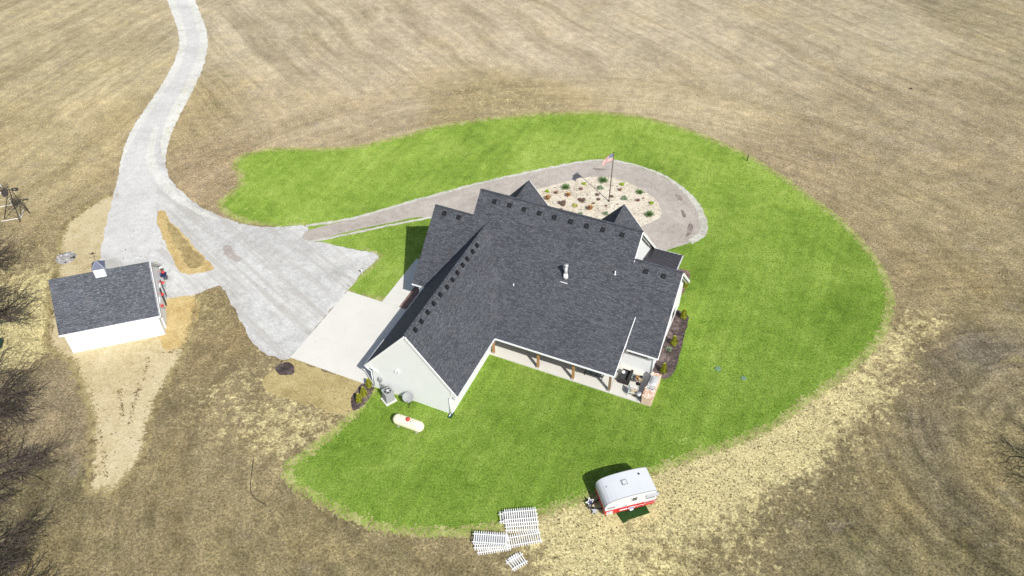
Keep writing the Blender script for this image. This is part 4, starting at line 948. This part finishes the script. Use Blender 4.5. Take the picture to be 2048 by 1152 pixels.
# mats
def onC(u, v): c, s_ = math.cos(cy), math.sin(cy); return Vector((CO.x + u * c - v * s_, CO.y + u * s_ + v * c, 0))
for q, lab in (([(1.0, .45), (1.72, .45), (1.70, -.66), (1.27, -.80)], 'narrow dark green turf mat beside the camper, left of the black gap'), ([(1.77, .45), (3.45, .45), (3.51, -.50), (1.75, -.62)], 'wide dark green turf mat in front of the camper')):
    mb = MB(); q = [onC(*p) for p in q]
    mb.prism([(p.x, p.y, .05) for p in q], (0, 0, .03)); tag(mb.build('turf_mat', M['mat']), lab, 'mat', 'turf mats beside the camper')
# stars
def starpoly(R0, r0): return [((R0 if k % 2 == 0 else r0) * math.sin(math.pi * k / 5), (R0 if k % 2 == 0 else r0) * math.cos(math.pi * k / 5)) for k in range(10)]
def star_thing(loc, R0, tilt, rz, mats, label):
    o = empty('metal_star', loc, rz, label, 'star ornament', 'star ornaments at the camper front')
    def part(nm, R1, y, th, m):
        mb = MB(); mb.prism([(x, y, z) for x, z in starpoly(R1, R1 * .42)], (0, -th, 0)); p_ = mb.build(nm, m, o); p_.rotation_euler = (tilt, 0, 0); p_.location = (0, 0, R0 * .75)
    part('white_border', R0, 0, .03, mats[0]); part('star_face', R0 * .72, -.031, .015, mats[1])
    MB().tube((0, .35, .02), (0, 0, R0 * .75), .02).build('stand', M['darkmetal'], o)
    return o
star_thing(onC(-.62, 1.45), .42, R(-42), cy + R(8), (M['trim'], M['navy']), 'upright navy star with white border at the front of the camper')
star_thing(onC(-.52, .68), .32, R(-60), cy - R(25), (M['dish'], M['grey']), 'smaller grey and white star below the navy one')

# ------------------------------------------------------------ picket fence panels lying on the ground
def picket_mesh(L):
    mb = MB(); w_ = .072; mb.prism([(-w_ / 2, 0, 0), (w_ / 2, 0, 0), (w_ / 2, L - .07, 0), (0, L, 0), (-w_ / 2, L - .07, 0)], (0, 0, .02)); return mb
pm = picket_mesh(1.12).build('picket', M['vinyl']).data; tmp = bpy.data.objects['picket']; bpy.data.objects.remove(tmp)
def fence_panel(loc, rz, z, label, n=15, pitch=.165, flip=False, tilt=0, group='white picket fence panels lying in stacks'):
    o = empty('picket_fence_panel', (loc.x, loc.y, z), rz, label, 'fence panel', group); o.rotation_euler = (tilt, 0, rz)
    W_ = n * pitch
    for k in range(n):
        p_ = bpy.data.objects.new('picket', pm); COL.objects.link(p_); p_.parent = o; p_.location = ((k + .5) * pitch, 0, .05)
    for y in (.22, .86):
        MB().box((W_ / 2, y, .025), (W_ + .1, .065, .045)).build('rail', M['vinyl'], o)
    return o
A0 = G(1009, 1059); ax = G(1078, 1055) - A0; aa = math.atan2(ax.y, ax.x)
fence_panel(A0 + Vector((.10, -.34, 0)), aa + R(-1.5), .02, 'bottom picket panel of the stack nearest the lawn, its points showing below')
fence_panel(A0 + Vector((.09, -.14, 0)), aa + R(1), .17, 'second picket panel up in the stack nearest the lawn')
fence_panel(A0 + Vector((.05, .08, 0)), aa + R(.5), .32, 'third picket panel in the stack nearest the lawn')
fence_panel(A0 + Vector((.02, .28, 0)), aa + R(1.5), .47, 'topmost picket panel of the stack nearest the lawn')
fence_panel(A0 + Vector((-.33, .22, 0)), aa + R(1.5), .30, 'short two picket end piece sticking out left of the stack nearest the lawn', n=3, pitch=.18)
B0 = G(948, 1099); bx_ = G(1015, 1101) - B0; ba = math.atan2(bx_.y, bx_.x)
fence_panel(B0 + Vector((.3, -.52, 0)), ba + R(11), .02, 'lowest picket panel of the left stack, fanned out at an angle')
fence_panel(B0 + Vector((.02, -.20, 0)), ba + R(4), .17, 'second picket panel in the left stack')
fence_panel(B0 + Vector((.02, .0, 0)), ba + R(1), .32, 'third picket panel in the left stack')
fence_panel(B0 + Vector((-.1, .12, 0)), ba + R(-2), .47, 'topmost picket panel of the left stack')
C0 = G(1020, 1098); cx_ = G(1079, 1088) - C0; cang = math.atan2(cx_.y, cx_.x)
fence_panel(C0 + Vector((-.05, .0, 0)), cang + R(0), .03, 'single picket panel lying between the two stacks with ground showing through', n=15)
D0 = G(1028, 1145)
fence_panel(D0, R(38), .02, 'lower small gate panel lying apart from the stacks', n=6, pitch=.18, group='small picket gate panels lying apart')
fence_panel(D0 + Vector((.1, .06, 0)), R(30), .13, 'upper small gate panel resting crooked on the other', n=6, pitch=.18, group='small picket gate panels lying apart')

# ------------------------------------------------------------ patio things
def hthing(name, u, v, label, cat, rz=0, z=.10, group=None): return empty(name, hw(u, v, z), HY + rz, label, cat, group)
kc = hthing('outdoor_kitchen', 14.72, 9.0, 'brick outdoor kitchen counter with built in grill at the patio edge', 'grill counter', z=0)
W_, L_, h_ = .86, 3.0, .92
MB().box((0, 0, h_ / 2), (W_ - .16, L_ - .16, h_ - .02)).build('core', M['stone'], kc)
bricks = {k: MB().box((0, 0, 0), (.205, .095, .062)).build('brick', M[k]).data for k in ('brickA', 'brickB', 'brickC')}
for o_ in [o for o in bpy.data.objects if o.name.startswith('brick') and o.parent is None]: bpy.data.objects.remove(o_)
bk = list(bricks.values()); rd = random.Random(5)
def put(x, y, z, rz):
    b = bpy.data.objects.new('brick', bk[rd.choices((0, 1, 2), (4, 3, 2))[0]]); COL.objects.link(b); b.parent = kc; b.location = (x + rd.uniform(-.004, .004), y, z); b.rotation_euler.z = rz + rd.uniform(-.02, .02)
side_v = []; side_f = []
jo = MB(); rr_ = random.Random(9)
for row in range(13):
    z = .035 + row * .07
    for k in range(14):
        y = -L_ / 2 + .11 + k * .215 + (.1 if row % 2 else 0)
        if y < L_ / 2 - .05:
            for x in (-W_ / 2 + .04, W_ / 2 - .04): jo.box((x + rr_.uniform(-.004, .004), y, z), (.09, .205, .062))
    for k in range(4):
        x = -W_ / 2 + .11 + k * .21
        jo.box((x, -L_ / 2 + .04, z), (.205, .09, .062)); jo.box((x, L_ / 2 - .04, z), (.205, .09, .062))
tag(jo.build('brick_courses', M['brickA'], kc), kind='stuff')
for i in range(8):
    for j in range(27):
        x = -W_ / 2 + .055 + i * .107; y = -L_ / 2 + .06 + j * .111
        if x < W_ / 2 and y < -.25 or y > 1.15: put(x, y, h_ + .03, R(90) if (i // 2 + j // 2) % 2 else 0)
gr = MB().box((0, .42, h_ + .10), (.70, 1.25, .2)).build('grill', M['steel'], kc)
MB().lathe([(.02, -.42), (.30, -.42), (.32, -.38), (.32, .38), (.30, .42), (.02, .42)], (0, 0, 0), 20, 'X').build('grill_lid', M['steel'], gr, True)
gl = bpy.data.objects['grill_lid']; gl.rotation_euler.z = R(90); gl.location = (.05, .42, h_ + .2); gl.scale = (1, .9, .55)
MB().tube((-.32, .1, h_ + .33), (-.32, .75, h_ + .33), .02).build('lid_handle', M['black'], gr)
for k in range(5): MB().tube((-.36, -.1 + k * .25, h_ + .08), (-.42, -.1 + k * .25, h_ + .08), .04, .035, 10).build('knob', M['black'], gr)
MB().box((.0, -.42, h_ + .05), (.62, .3, .06)).build('burner_plate', M['steel'], kc)
for k in range(4): MB().box((-.2 + k * .13, -.42, h_ + .085), (.06, .1, .02)).build('burner_knob', M['black'], kc)
# sofa under the roof edge
so2 = hthing('outdoor_sofa', 12.25, 9.5, 'dark wicker outdoor sofa on the patio at the porch roof edge', 'sofa', R(0))
MB().box((0, 0, .2), (.95, 1.25, .3)).build('seat_base', M['wicker'], so2)
for y in (-.27, .27): MB().box((-.08, y, .42), (.68, .5, .14)).build('cushion', simple('charcoal_cushion', (.05, .05, .055, 1), .9, .2, 8), so2)
MB().box((.4, 0, .5), (.2, 1.25, .62)).build('backrest', M['wicker'], so2)
for y in (-.58, .58): MB().box((-.02, y, .38), (.85, .12, .42)).build('armrest', M['wicker'], so2)
thing(MB().lathe([(.01, 0), (.16, .01), (.17, .12), (.1, .22), (.01, .24)], (0, 0, 0), 16), 'round_pillow', M['trim'], 'small round white pillow lying on the dark wicker sofa', 'pillow', smooth=True, loc=hw(11.95, 9.75, .60))
# table with planter
tb = hthing('round_patio_table', 13.45, 9.45, 'small round patio table carrying dark and brown pots', 'table')
MB().tube((0, 0, .70), (0, 0, .74), .36, .36, 22).build('tabletop', M['greywood'], tb); MB().tube((0, 0, 0), (0, 0, .7), .05).build('pedestal', M['black'], tb); MB().tube((0, 0, 0), (0, 0, .03), .22, .2, 14).build('foot', M['black'], tb)
for dx_, dy_, m_, lab in ((-.15, .05, 'wood', 'round brown pot on the left of the small patio table'), (.14, .12, 'black', 'black pot on the far side of the small patio table'), (.1, -.15, 'cushion', 'beige pot on the near side of the small patio table')):
    thing(MB().lathe([(.07, 0), (.13, .03), (.14, .16), (.10, .17), (.09, .1)], (0, 0, 0), 14), 'plant_pot', M[m_], lab, 'pot', 'pots on the small patio table', loc=hw(13.45 + dx_, 9.45 + dy_, .842))
gt = hthing('glass_side_table', 12.95, 9.75, 'low glass topped side table between sofa and pots', 'table')
M['greyglass'] = simple('grey_green_glass', (.22, .27, .26, 1), .1, .05, 2, .6)
MB().box((0, 0, .45), (.6, .55, .02)).build('tabletop', M['greyglass'], gt)
for x in (-.26, .26):
    for y in (-.23, .23): MB().tube((x, y, 0), (x, y, .44), .015).build('leg', M['grey'], gt)
ch = hthing('patio_lounge_chair', 13.35, 8.15, 'metal framed lounge chair with beige seat near the patio corner', 'chair', R(10))
MB().box((.1, 0, .34), (.55, .55, .08)).build('seat', M['cushion'], ch); MB().box((-.32, 0, .55), (.08, .6, .5), 0, 0, R(-18)).build('backrest', M['greyglass'], ch)
for y in (-.32, .32):
    MB().tube((-.4, y, .0), (-.4, y, .75), .022).build('frame', M['trim'], ch); MB().tube((-.42, y, .55), (.42, y, .55), .022).build('armrest', M['trim'], ch); MB().tube((.42, y, 0), (.42, y, .55), .022).build('leg', M['trim'], ch)
sm = hthing('kettle_grill', 13.95, 7.85, 'small round black kettle grill with pale lid beside the brick counter', 'grill')
MB().lathe([(.05, .35), (.2, .42), (.26, .55), (.26, .6)], (0, 0, 0), 18).build('bowl', M['black'], sm, True); MB().lathe([(.26, .6), (.24, .68), (.14, .76), (.01, .78)], (0, 0, 0), 18).build('lid', M['galv'], sm, True)
for a in (30, 150, 270): MB().tube((.24 * math.cos(R(a)), .24 * math.sin(R(a)), 0), (.1 * math.cos(R(a)), .1 * math.sin(R(a)), .42), .015).build('leg', M['black'], sm)
MB().box((0, 0, .80), (.1, .03, .03)).build('handle', M['black'], sm)
bt = hthing('outdoor_bench', 9.6, 8.75, 'black framed bench with pale seat under the covered porch', 'bench')
MB().box((0, 0, .40), (1.7, .5, .05)).build('frame', M['black'], bt)
for x in (-.55, 0, .55): MB().box((x, 0, .44), (.48, .42, .05)).build('seat', M['greyglass'], bt)
for x in (-.8, .8):
    for y in (-.2, .2): MB().box((x, y, .19), (.05, .05, .38)).build('leg', M['black'], bt)

# ------------------------------------------------------------ small yard things
def lid(px, py, r, label):
    o = thing(MB().lathe([(r, 0), (r, .05), (r * .9, .07), (.02, .08)], (0, 0, 0), 20), 'drain_lid', simple('green_lid', (.13, .22, .14, 1), .7), label, 'drain lid', 'green lids set in the lawn', loc=G(px, py) + Vector((0, 0, .008))); return o
lid(1436, 738, .27, 'round green septic lid in the east lawn, the one nearer the house'); lid(1487, 757, .25, 'round green septic lid in the east lawn, the one farther right')
o = empty('wooden_post', G(1494, 322), 0, 'short dark post with shadow at the edge of the north lawn', 'post'); MB().tube((0, 0, 0), (0, 0, .85), .06, .055, 8).build('shaft', M['darkmetal'], o); MB().tube((0, 0, .85), (0, 0, .9), .08, .06, 8).build('cap', M['darkmetal'], o)
o = empty('yard_hydrant', G(724.5, 549), 0, 'small black and white yard hydrant at the gravel corner of the lawn', 'hydrant')
MB().tube((0, 0, 0), (0, 0, .6), .03).build('riser', M['trim'], o); MB().box((.0, 0, .66), (.2, .1, .12)).build('head', M['trim'], o); MB().beam((-.1, 0, .74), (.16, 0, .78), .03, .03).build('lever', M['black'], o)
pts = catmull([G(*p, .03) for p in ((507,917),(505,932),(503,950),(501,968),(502,985),(507,993),(514,1000),(523,1005),(530,1008))], False, .25)
mb = MB()
for a, b in zip(pts, pts[1:]): mb.tube(a, b, .026, .026, 6, False)
thing(mb, 'black_hose', M['rubber'], 'thin curved black pipe lying on the brown ground at lower left', 'pipe')
pts = catmull([G(*p, .015) for p in ((392,590),(390,610),(387,635),(383,655))], False, .3); mb = MB()
for a, b in zip(pts, pts[1:]): mb.tube(a, b, .018, .018, 5, False)
thing(mb, 'thin_cable', M['greywood'], 'thin cable lying on the soil right of the barn', 'cable')
thing(MB().ball((0, 0, .08), .14, 8, 6, .2, (1.3, 1, .7)), 'dark_clod', M['darkmetal'], 'small dark lump alone in the upper right field', 'clod', loc=G(1822, 178))
thing(MB().tube((-.5, .2, .04), (.4, -.15, .04), .035, .02, 6).tube((.4, -.15, .04), (.7, -.3, .04), .02, .01, 6), 'fallen_stick', M['greywood'], 'thin grey stick lying in the upper right field beside a dark lump', 'stick', loc=G(1860, 183))
# rubble pile
rp = empty('rubble_pile', G(132, 516), 0, 'grey pile of ash and stones left of the barn', 'rubble pile'); rd = random.Random(11)
MB().lathe([(1.0, .0), (.8, .08), (.5, .2), (.2, .27), (.01, .28)], (0, 0, .005), 18).build('ash_mound', M['ash'], rp)
for k in range(46):
    a = rd.random() * 6.28; q = rd.random() ** .6; rr = rd.uniform(.06, .15)
    MB().ball((0, 0, 0), rr, 7, 5, .22, (1.2, 1, .7)).build('stone', M[rd.choice(('stone', 'ash', 'ash', 'darkmetal', 'galv'))], rp, loc=(1.05 * q * math.cos(a), .85 * q * math.sin(a), .06 + .25 * (1 - q)))
# windmill
wm = empty('windmill', (-54.2, 69.6, 0), R(-14), 'dark metal garden windmill on a lattice tower at the left edge', 'windmill')
bq = [(-.95, -.85), (.95, -.85), (.95, .85), (-.95, .85)]; HT = 3.8
wm.rotation_euler = (R(2), R(14), R(-14))
def lg(k, t): return Vector((bq[k][0] * (1 - t * .86), bq[k][1] * (1 - t * .86), HT * t))
for k in range(4): MB().tube(lg(k, 0), lg(k, 1), .055, .04, 6).build('leg', M['darkmetal'], wm)
for t in (.22, .42, .6, .76, .9):
    for k in range(4): MB().tube(lg(k, t), lg((k + 1) % 4, t), .022, .022, 5).build('brace', M['darkmetal'], wm)
for k in range(4): MB().tube(lg(k, .22), lg((k + 1) % 4, .6), .014, .014, 4).build('diagonal_brace', M['darkmetal'], wm)
wh = empty('wheel', (-.25, -.25, HT + .25)); wh.parent = wm
hubm = MB().tube((0, -.08, 0), (0, .12, 0), .09, .09, 12).build('fan_wheel', M['darkmetal'], wm); hubm.location = (-.38, -.25, HT + .35); hubm.rotation_euler = (R(-25), 0, R(-30)); bpy.data.objects.remove(wh)
for k in range(14):
    a = 2 * math.pi * k / 14; mb = MB(); c1, s1 = math.cos(a), math.sin(a)
    mb.add([(c1 * .12 - s1 * .03, .02, s1 * .12 + c1 * .03), (c1 * .12 + s1 * .03, -.02, s1 * .12 - c1 * .03), (c1 * .85 + s1 * .12, -.05, s1 * .85 - c1 * .12), (c1 * .85 - s1 * .12, .05, s1 * .85 + c1 * .12)], [(0, 1, 2, 3)])
    b_ = mb.build('blade', M['darkmetal'], hubm); b_.modifiers.new('t', 'SOLIDIFY').thickness = .012
MB().tube((-.25, -.15, HT + .2), (.25, .25, HT + .2), .03).build('tail_boom', M['darkmetal'], wm)
tv = MB().prism([(.1, .12, HT), (.62, .5, HT - .05), (.62, .5, HT + .45), (.1, .12, HT + .35)], (.02, -.02, 0)).build('tail_vane', M['darkmetal'], wm); MB().box((.36, .28, HT + .2), (.16, .06, .14), R(36)).build('vane_plate', M['dish'], tv)
MB().tube((0, 0, HT), (0, 0, HT + 1.15), .02, .012, 6).build('finial_rod', M['darkmetal'], wm)
# white pipe frames at the left edge
def frame_(name, pts3, label):
    o = empty(name, (pts3[0][0].x, pts3[0][0].y, 0), 0, label, 'pipe frame', 'white pipe frames at the left edge')
    for a, b in pts3: MB().tube(a - o.location, b - o.location, .03, .03, 6).build('pipe', M['trim'], o)
    return o
def up(p, h): return p + Vector((0, 0, h))
p1, p2, p3, p4 = G(24, 410), G(-60, 424), G(9.5, 387), G(-60, 398)
frame_('pipe_frame', [(up(p1, .03), up(p1, 1.8)), (up(p1, .03), up(p2, .03)), (up(p2, .03), up(p2, 1.8)), (up(p1, 1.8), up(p2, 1.8))], 'white pipe goal frame standing left of the windmill, the nearer one')
frame_('pipe_frame', [(up(p3, .03), up(p3, 1.7)), (up(p3, .03), up(p4, .03)), (up(p4, .03), up(p4, 1.7)), (up(p3, 1.7), up(p4, 1.7))], 'white pipe goal frame farther behind at the left edge')
q1, q2, q3 = G(43, 436), G(3, 443), G(47, 420)
frame_('pipe_frame', [(up(q1, .04), up(q2, .04)), (up(q1, .04), up(q3, .04)), (up(q1, .04), up(q1, .5))], 'white pipes lying on the ground around the windmill base')
o = empty('storage_tub', G(-8, 694), R(20), 'dark green plastic tub under the bare trees at the left edge', 'tub'); MB().lathe([(.55, 0), (.68, .5), (.72, .55), (.66, .56), (.6, .45), (.02, .42)], (0, 0, 0), 18).build('body', M['teal'], o); MB().tube((-.72, 0, .5), (-.80, 0, .5), .06).build('handle', M['black'], o)

# ------------------------------------------------------------ bare trees
def tree(loc, h, spread, seed, label, levels=6, bias=(.12, 0, 0)):
    rd = random.Random(seed); tr = MB(); cr = MB(); bias = Vector(bias)
    def grow(p, d, L, r, lv):
        steps = 3; mb = tr if lv == 0 else cr
        for s_ in range(steps):
            q = p + d * (L / steps); r2 = max(.016, r * .90)
            mb.tube(p, q, r, r2, 7 if lv == 0 else (5 if lv < 3 else 3), False)
            p, r = q, r2; d = (d + bias * (1.0 if lv < 3 else .4) + Vector((rd.uniform(-.28, .28), rd.uniform(-.28, .28), rd.uniform(-.12, .14)))).normalized()
            if 1 <= lv < levels and (lv < 4 or s_ != 1):
                o_ = d.orthogonal().normalized(); o_.rotate(Matrix.Rotation(rd.uniform(0, 6.28), 3, d)); grow(p, (d * .8 + o_ * .75).normalized(), L * .66, r * .58, lv + 1 if lv < 3 else lv + 1)
        if lv < levels:
            k = 5 if lv == 0 else 2; a0 = rd.uniform(0, 6.28)
            for i in range(k):
                o_ = d.orthogonal().normalized(); o_.rotate(Matrix.Rotation(a0 + i * 6.283 / k + rd.uniform(-.4, .4), 3, d))
                nd = (d * (.5 if lv == 0 else .85) + o_ * (spread if lv < 2 else .6)).normalized()
                if nd.z < -.05: nd.z = rd.uniform(0, .15); nd.normalize()
                grow(p, nd, L * rd.uniform(.68, .9), r * .66, lv + 1)
    h *= 1.2
    e = empty('bare_tree', loc, 0, label, 'tree', 'bare winter trees at the edges')
    grow(Vector((0, 0, 0)), (Vector((0, 0, 1)) + bias * 2).normalized(), h * .26, h * .03, 0)
    tr.build('trunk', M['bark'], e, True, recalc=False); cr.build('crown', M['twig'], e, recalc=False)
    return e
tree(G(-75, 560), 8.0, 1.0, 21, 'bare tree on the left edge just below the windmill', 4, (.20, 0, 0))
tree(G(-60, 675), 9.0, 1.1, 34, 'bare tree on the left edge above the green tub, level with the barn', 4, (.20, 0, 0))
tree(G(-70, 850), 9.5, 1.15, 8, 'bare tree on the left edge below the barn, its branches reaching furthest right', 4, (.26, .02, 0))
tree(G(-50, 985), 8.0, 1.1, 52, 'bare tree on the left edge beside the tip of the sandy track', 4, (.20, 0, 0))
tree(G(-45, 1130), 8.0, 1.1, 63, 'bare tree low on the left edge, above the bottom corner', 4, (.20, 0, 0))
tree(G(-20, 1250), 7.0, 1.1, 99, 'bare tree whose twigs poke in at the very bottom left corner', 4, (.20, 0, 0))
tree(G(2185, 985), 7.0, 1.0, 77, 'bare tree at the right edge of the brown field', 4, (-.12, 0, 0))

# ------------------------------------------------------------ tufts (uncountable)
def tufts(name, XY, hts, wid, mat, label, cat, z0=0.0, blades=3, lean=.5):
    flat = 'edge' in name
    XY_ok = ~inside(XY, CAMP); XY = XY[XY_ok]; hts = hts[XY_ok]
    n = len(XY); N = n * blades
    c = np.repeat(XY, blades, 0); h = np.repeat(hts, blades) * rng.uniform(.6, 1.2, N); a = rng.uniform(0, 6.283, N); w_ = wid * rng.uniform(.6, 1.4, N)
    off = rng.normal(0, wid * .8, (N, 2)); b = c + off; la = rng.uniform(0, 6.283, N); ll = lean * h * rng.uniform(.2, 1, N)
    V = np.zeros((N, 3, 3)); V[:, 0, 0] = b[:, 0] - np.cos(a) * w_; V[:, 0, 1] = b[:, 1] - np.sin(a) * w_; V[:, 1, 0] = b[:, 0] + np.cos(a) * w_; V[:, 1, 1] = b[:, 1] + np.sin(a) * w_
    ll = ll + (1.6 * wid if flat else 0)
    V[:, 2, 0] = b[:, 0] + np.cos(a + 1.57) * ll; V[:, 2, 1] = b[:, 1] + np.sin(a + 1.57) * ll; V[:, 2, 2] = h; V[:, :, 2] += z0
    me = bpy.data.meshes.new(name); me.vertices.add(N * 3); me.vertices.foreach_set('co', V.ravel())
    me.loops.add(N * 3); me.loops.foreach_set('vertex_index', np.arange(N * 3)); me.polygons.add(N); me.polygons.foreach_set('loop_start', np.arange(N) * 3); me.polygons.foreach_set('loop_total', np.full(N, 3))
    me.update(); me.validate(); me.materials.append(mat); o = bpy.data.objects.new(name, me); COL.objects.link(o); return tag(o, label, cat, kind='stuff')
def interp_straw(Q):
    d = ((Q[:, None, :] - cp[None]) ** 2).sum(2); w_ = 1 / (d + 6) ** 1.7; return (w_ @ cs) / w_.sum(1)
LP = [(p.x, p.y) for p in lawn_pts][::2]
CAMP = [tuple(onC(*p))[:2] for p in ((-.1, -.9), (4.2, -.9), (4.2, 2.3), (-.1, 2.3))]
# candidate points, uniform on ground in view
def cand(n, x0=-75, x1=75, y0=24, y1=100):
    Q = np.c_[rng.uniform(x0, x1, n), rng.uniform(y0, y1, n)]; m = np.abs(Q[:, 0]) < Q[:, 1] * .66 + 22; return Q[m]
s = NT('lawn_blades'); v = s.geo(); sp_ = s.n('ShaderNodeSeparateXYZ'); s.l(v, sp_.inputs[0])
col = s.ramp(s.noise(v, 1.3, 4, .7), [(.35, A(104, 134, 54)), (.5, A(152, 180, 78)), (.65, A(194, 208, 118))])
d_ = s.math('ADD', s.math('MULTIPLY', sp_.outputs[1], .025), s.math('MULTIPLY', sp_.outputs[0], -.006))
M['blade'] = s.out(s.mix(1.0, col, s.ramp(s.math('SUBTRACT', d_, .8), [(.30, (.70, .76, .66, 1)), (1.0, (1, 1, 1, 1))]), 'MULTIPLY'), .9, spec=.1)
Q = cand(150000, -35, 45, 30, 92); Q = Q[inside(Q, LP)]
hp = [tuple(hw(*p))[:2] for p in ((-17, -.3), (-7.6, -.3), (0.1, -.1), (.1, 7.4), (15.2, 7.4), (16.2, 9.5), (16.2, 17), (16.3, 24), (10, 27), (-10, 27), (-9.3, 21), (-12.6, 14), (-12.6, 9.6), (-16.5, 9.6))]
ap_ = [tuple(G(*p))[:2] for p in [(605,450)] + edge + [(1345,500),(1290,515),(1000,480),(858,440),(780,452),(700,470),(617,486)]]
Q = Q[~inside(Q, hp) & ~inside(Q, ap_)]
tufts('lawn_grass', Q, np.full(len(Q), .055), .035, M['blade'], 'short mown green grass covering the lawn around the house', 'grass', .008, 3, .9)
Q = cand(200000); Q = Q[~inside(Q, LP)]
gp_ = [tuple(G(*p))[:2] for p in [(100,560),(250,300),(330,-50),(380,-50),(400,100),(330,250),(340,380),(480,450),(620,450),(760,512),(695,583),(580,718),(545,716),(480,640),(440,575),(395,595),(380,650),(330,790),(290,900),(216,990),(175,985),(186,850),(150,740),(100,690)]]
Q = Q[~inside(Q, gp_)]; S = interp_straw(Q); near = np.clip((95 - Q[:, 1]) / 60, .15, 1)
keep = rng.random(len(Q)) < (.07 + .8 * np.exp(-((S - .8) / .3) ** 2)) * near; Q = Q[keep]; S = S[keep]
s = NT('weed_blades'); M['weed'] = s.out(s.ramp(s.noise(s.geo(), .9, 4, .7), [(.36, A(84, 78, 58)), (.5, A(120, 112, 80)), (.64, A(118, 126, 78))]), .95, spec=.05)
tufts('dry_weeds', Q, rng.uniform(.04, .13, len(Q)), .026, M['weed'], 'scattered brown and grey green weeds over the bare ground', 'weeds', 0, 4, .6)
s = NT('dry_blades'); M['dry'] = s.out(s.ramp(s.noise(s.geo(), .6, 4, .7), [(.36, A(170, 154, 110)), (.5, A(205, 190, 142)), (.64, A(228, 214, 168))]), .95, spec=.05)
Q = cand(110000); Q = Q[~inside(Q, LP) & ~inside(Q, gp_)]; Q = Q[(Q[:, 1] > 55) | (interp_straw(Q) > .3)]
tufts('dry_grass', Q, rng.uniform(.04, .10, len(Q)), .035, M['dry'], 'short dry straw coloured grass over the fields', 'dry grass', 0, 3, .8)
def border(pts, n, sd_, shift=0.0):
    P_ = np.array([(p[0], p[1]) for p in pts]); k = rng.integers(0, len(P_), n); a_ = P_[k]; b_ = P_[(k + 1) % len(P_)]; t_ = b_ - a_
    nr = np.c_[-t_[:, 1], t_[:, 0]] / (np.linalg.norm(t_, axis=1, keepdims=True) + 1e-6)
    return a_ + t_ * rng.random((n, 1)) + nr * (rng.normal(shift, sd_, (n, 1)))
s = NT('edge_weed_blades'); M['edgeweed'] = s.out(s.ramp(s.noise(s.geo(), .9, 4, .7), [(.36, A(120, 108, 78)), (.5, A(160, 146, 106)), (.64, A(180, 168, 122))]), .95, spec=.05)
s = NT('edge_green_blades'); M['edgegreen'] = s.out(s.ramp(s.noise(s.geo(), .9, 4, .7), [(.36, A(136, 158, 72)), (.5, A(158, 178, 88)), (.64, A(186, 196, 118))]), .95, spec=.05)
s = NT('edge_pale_blades'); M['edgepale'] = s.out(s.ramp(s.noise(s.geo(), .9, 4, .7), [(.36, A(150, 142, 98)), (.5, A(180, 170, 120)), (.64, A(204, 194, 146))]), .95, spec=.05)
Q = border(SAND_PTS, 7000, .22); Q = Q[~inside(Q, [(p.x, p.y) for p in GRAVEL_PTS]) & ~inside(Q, [tuple(G(*p))[:2] for p in ((98, 560), (320, 524), (334, 670), (146, 707))])]
tufts('edge_weeds', Q, rng.uniform(.01, .04, len(Q)), .06, M['edgeweed'], 'thin dry weeds creeping over the ragged edge of the sandy track', 'weeds', .004, 3, .9)
Q = border(lawn_pts, 14000, .20); Q = Q[~inside(Q, [(p.x, p.y) for p in MULCH_PTS]) & ~inside(Q, hp) & ~inside(Q, ap_) & ~inside(Q, gp_)]
tufts('lawn_edge_grass', Q, rng.uniform(.01, .03, len(Q)), .06, M['edgegreen'], 'thinning green grass tufts along the outer edge of the lawn', 'grass', .006, 3, .9)
Q = border(lawn_pts, 8500, .24); Q = Q[~inside(Q, [(p.x, p.y) for p in MULCH_PTS]) & ~inside(Q, hp) & ~inside(Q, ap_) & ~inside(Q, gp_)]
tufts('lawn_edge_dry_grass', Q, rng.uniform(.01, .03, len(Q)), .06, M['edgepale'], 'dry tan grass mixed into the outer edge of the lawn', 'dry grass', .010, 3, .9)
# clods and pebbles on the sandy track and bare soil
rd = random.Random(4); Q = cand(9000, -60, 0, 28, 90); SP = [(q.x, q.y) for q in SAND_PTS][::3]
bq_ = [tuple(G(*p))[:2] for p in ((90, 560), (310, 520), (340, 560), (340, 675), (140, 712))]
Q = Q[inside(Q, SP) & ~inside(Q, bq_)]; Q = Q[(rng.random(len(Q)) < np.where(Q[:, 1] < 46, .55, .12))]
trk = []
for a_, b_, n_ in (((297, 712), (288, 760), 40), ((318, 706), (352, 702), 26), ((276, 770), (258, 850), 60), ((240, 778), (246, 835), 70), ((282, 772), (274, 800), 25), ((200, 850), (215, 960), 50)):
    A_, B_ = G(*a_), G(*b_); t_ = rng.random(n_); trk.append(np.c_[A_.x + (B_.x - A_.x) * t_, A_.y + (B_.y - A_.y) * t_] + rng.normal(0, .09, (n_, 2)))
Q = np.concatenate([Q] + trk)
s = NT('dark_clod'); M['clod'] = s.out(A(92, 80, 54), .95, spec=.05)
tufts('dry_clods', Q, rng.uniform(.03, .08, len(Q)), .055, M['clod'], 'small dark clods and dry weeds scattered over the pale sandy track', 'clods', .004, 3, .8)
print('objects', len(bpy.data.objects), 'tris', sum(len(m.polygons) for m in bpy.data.meshes))
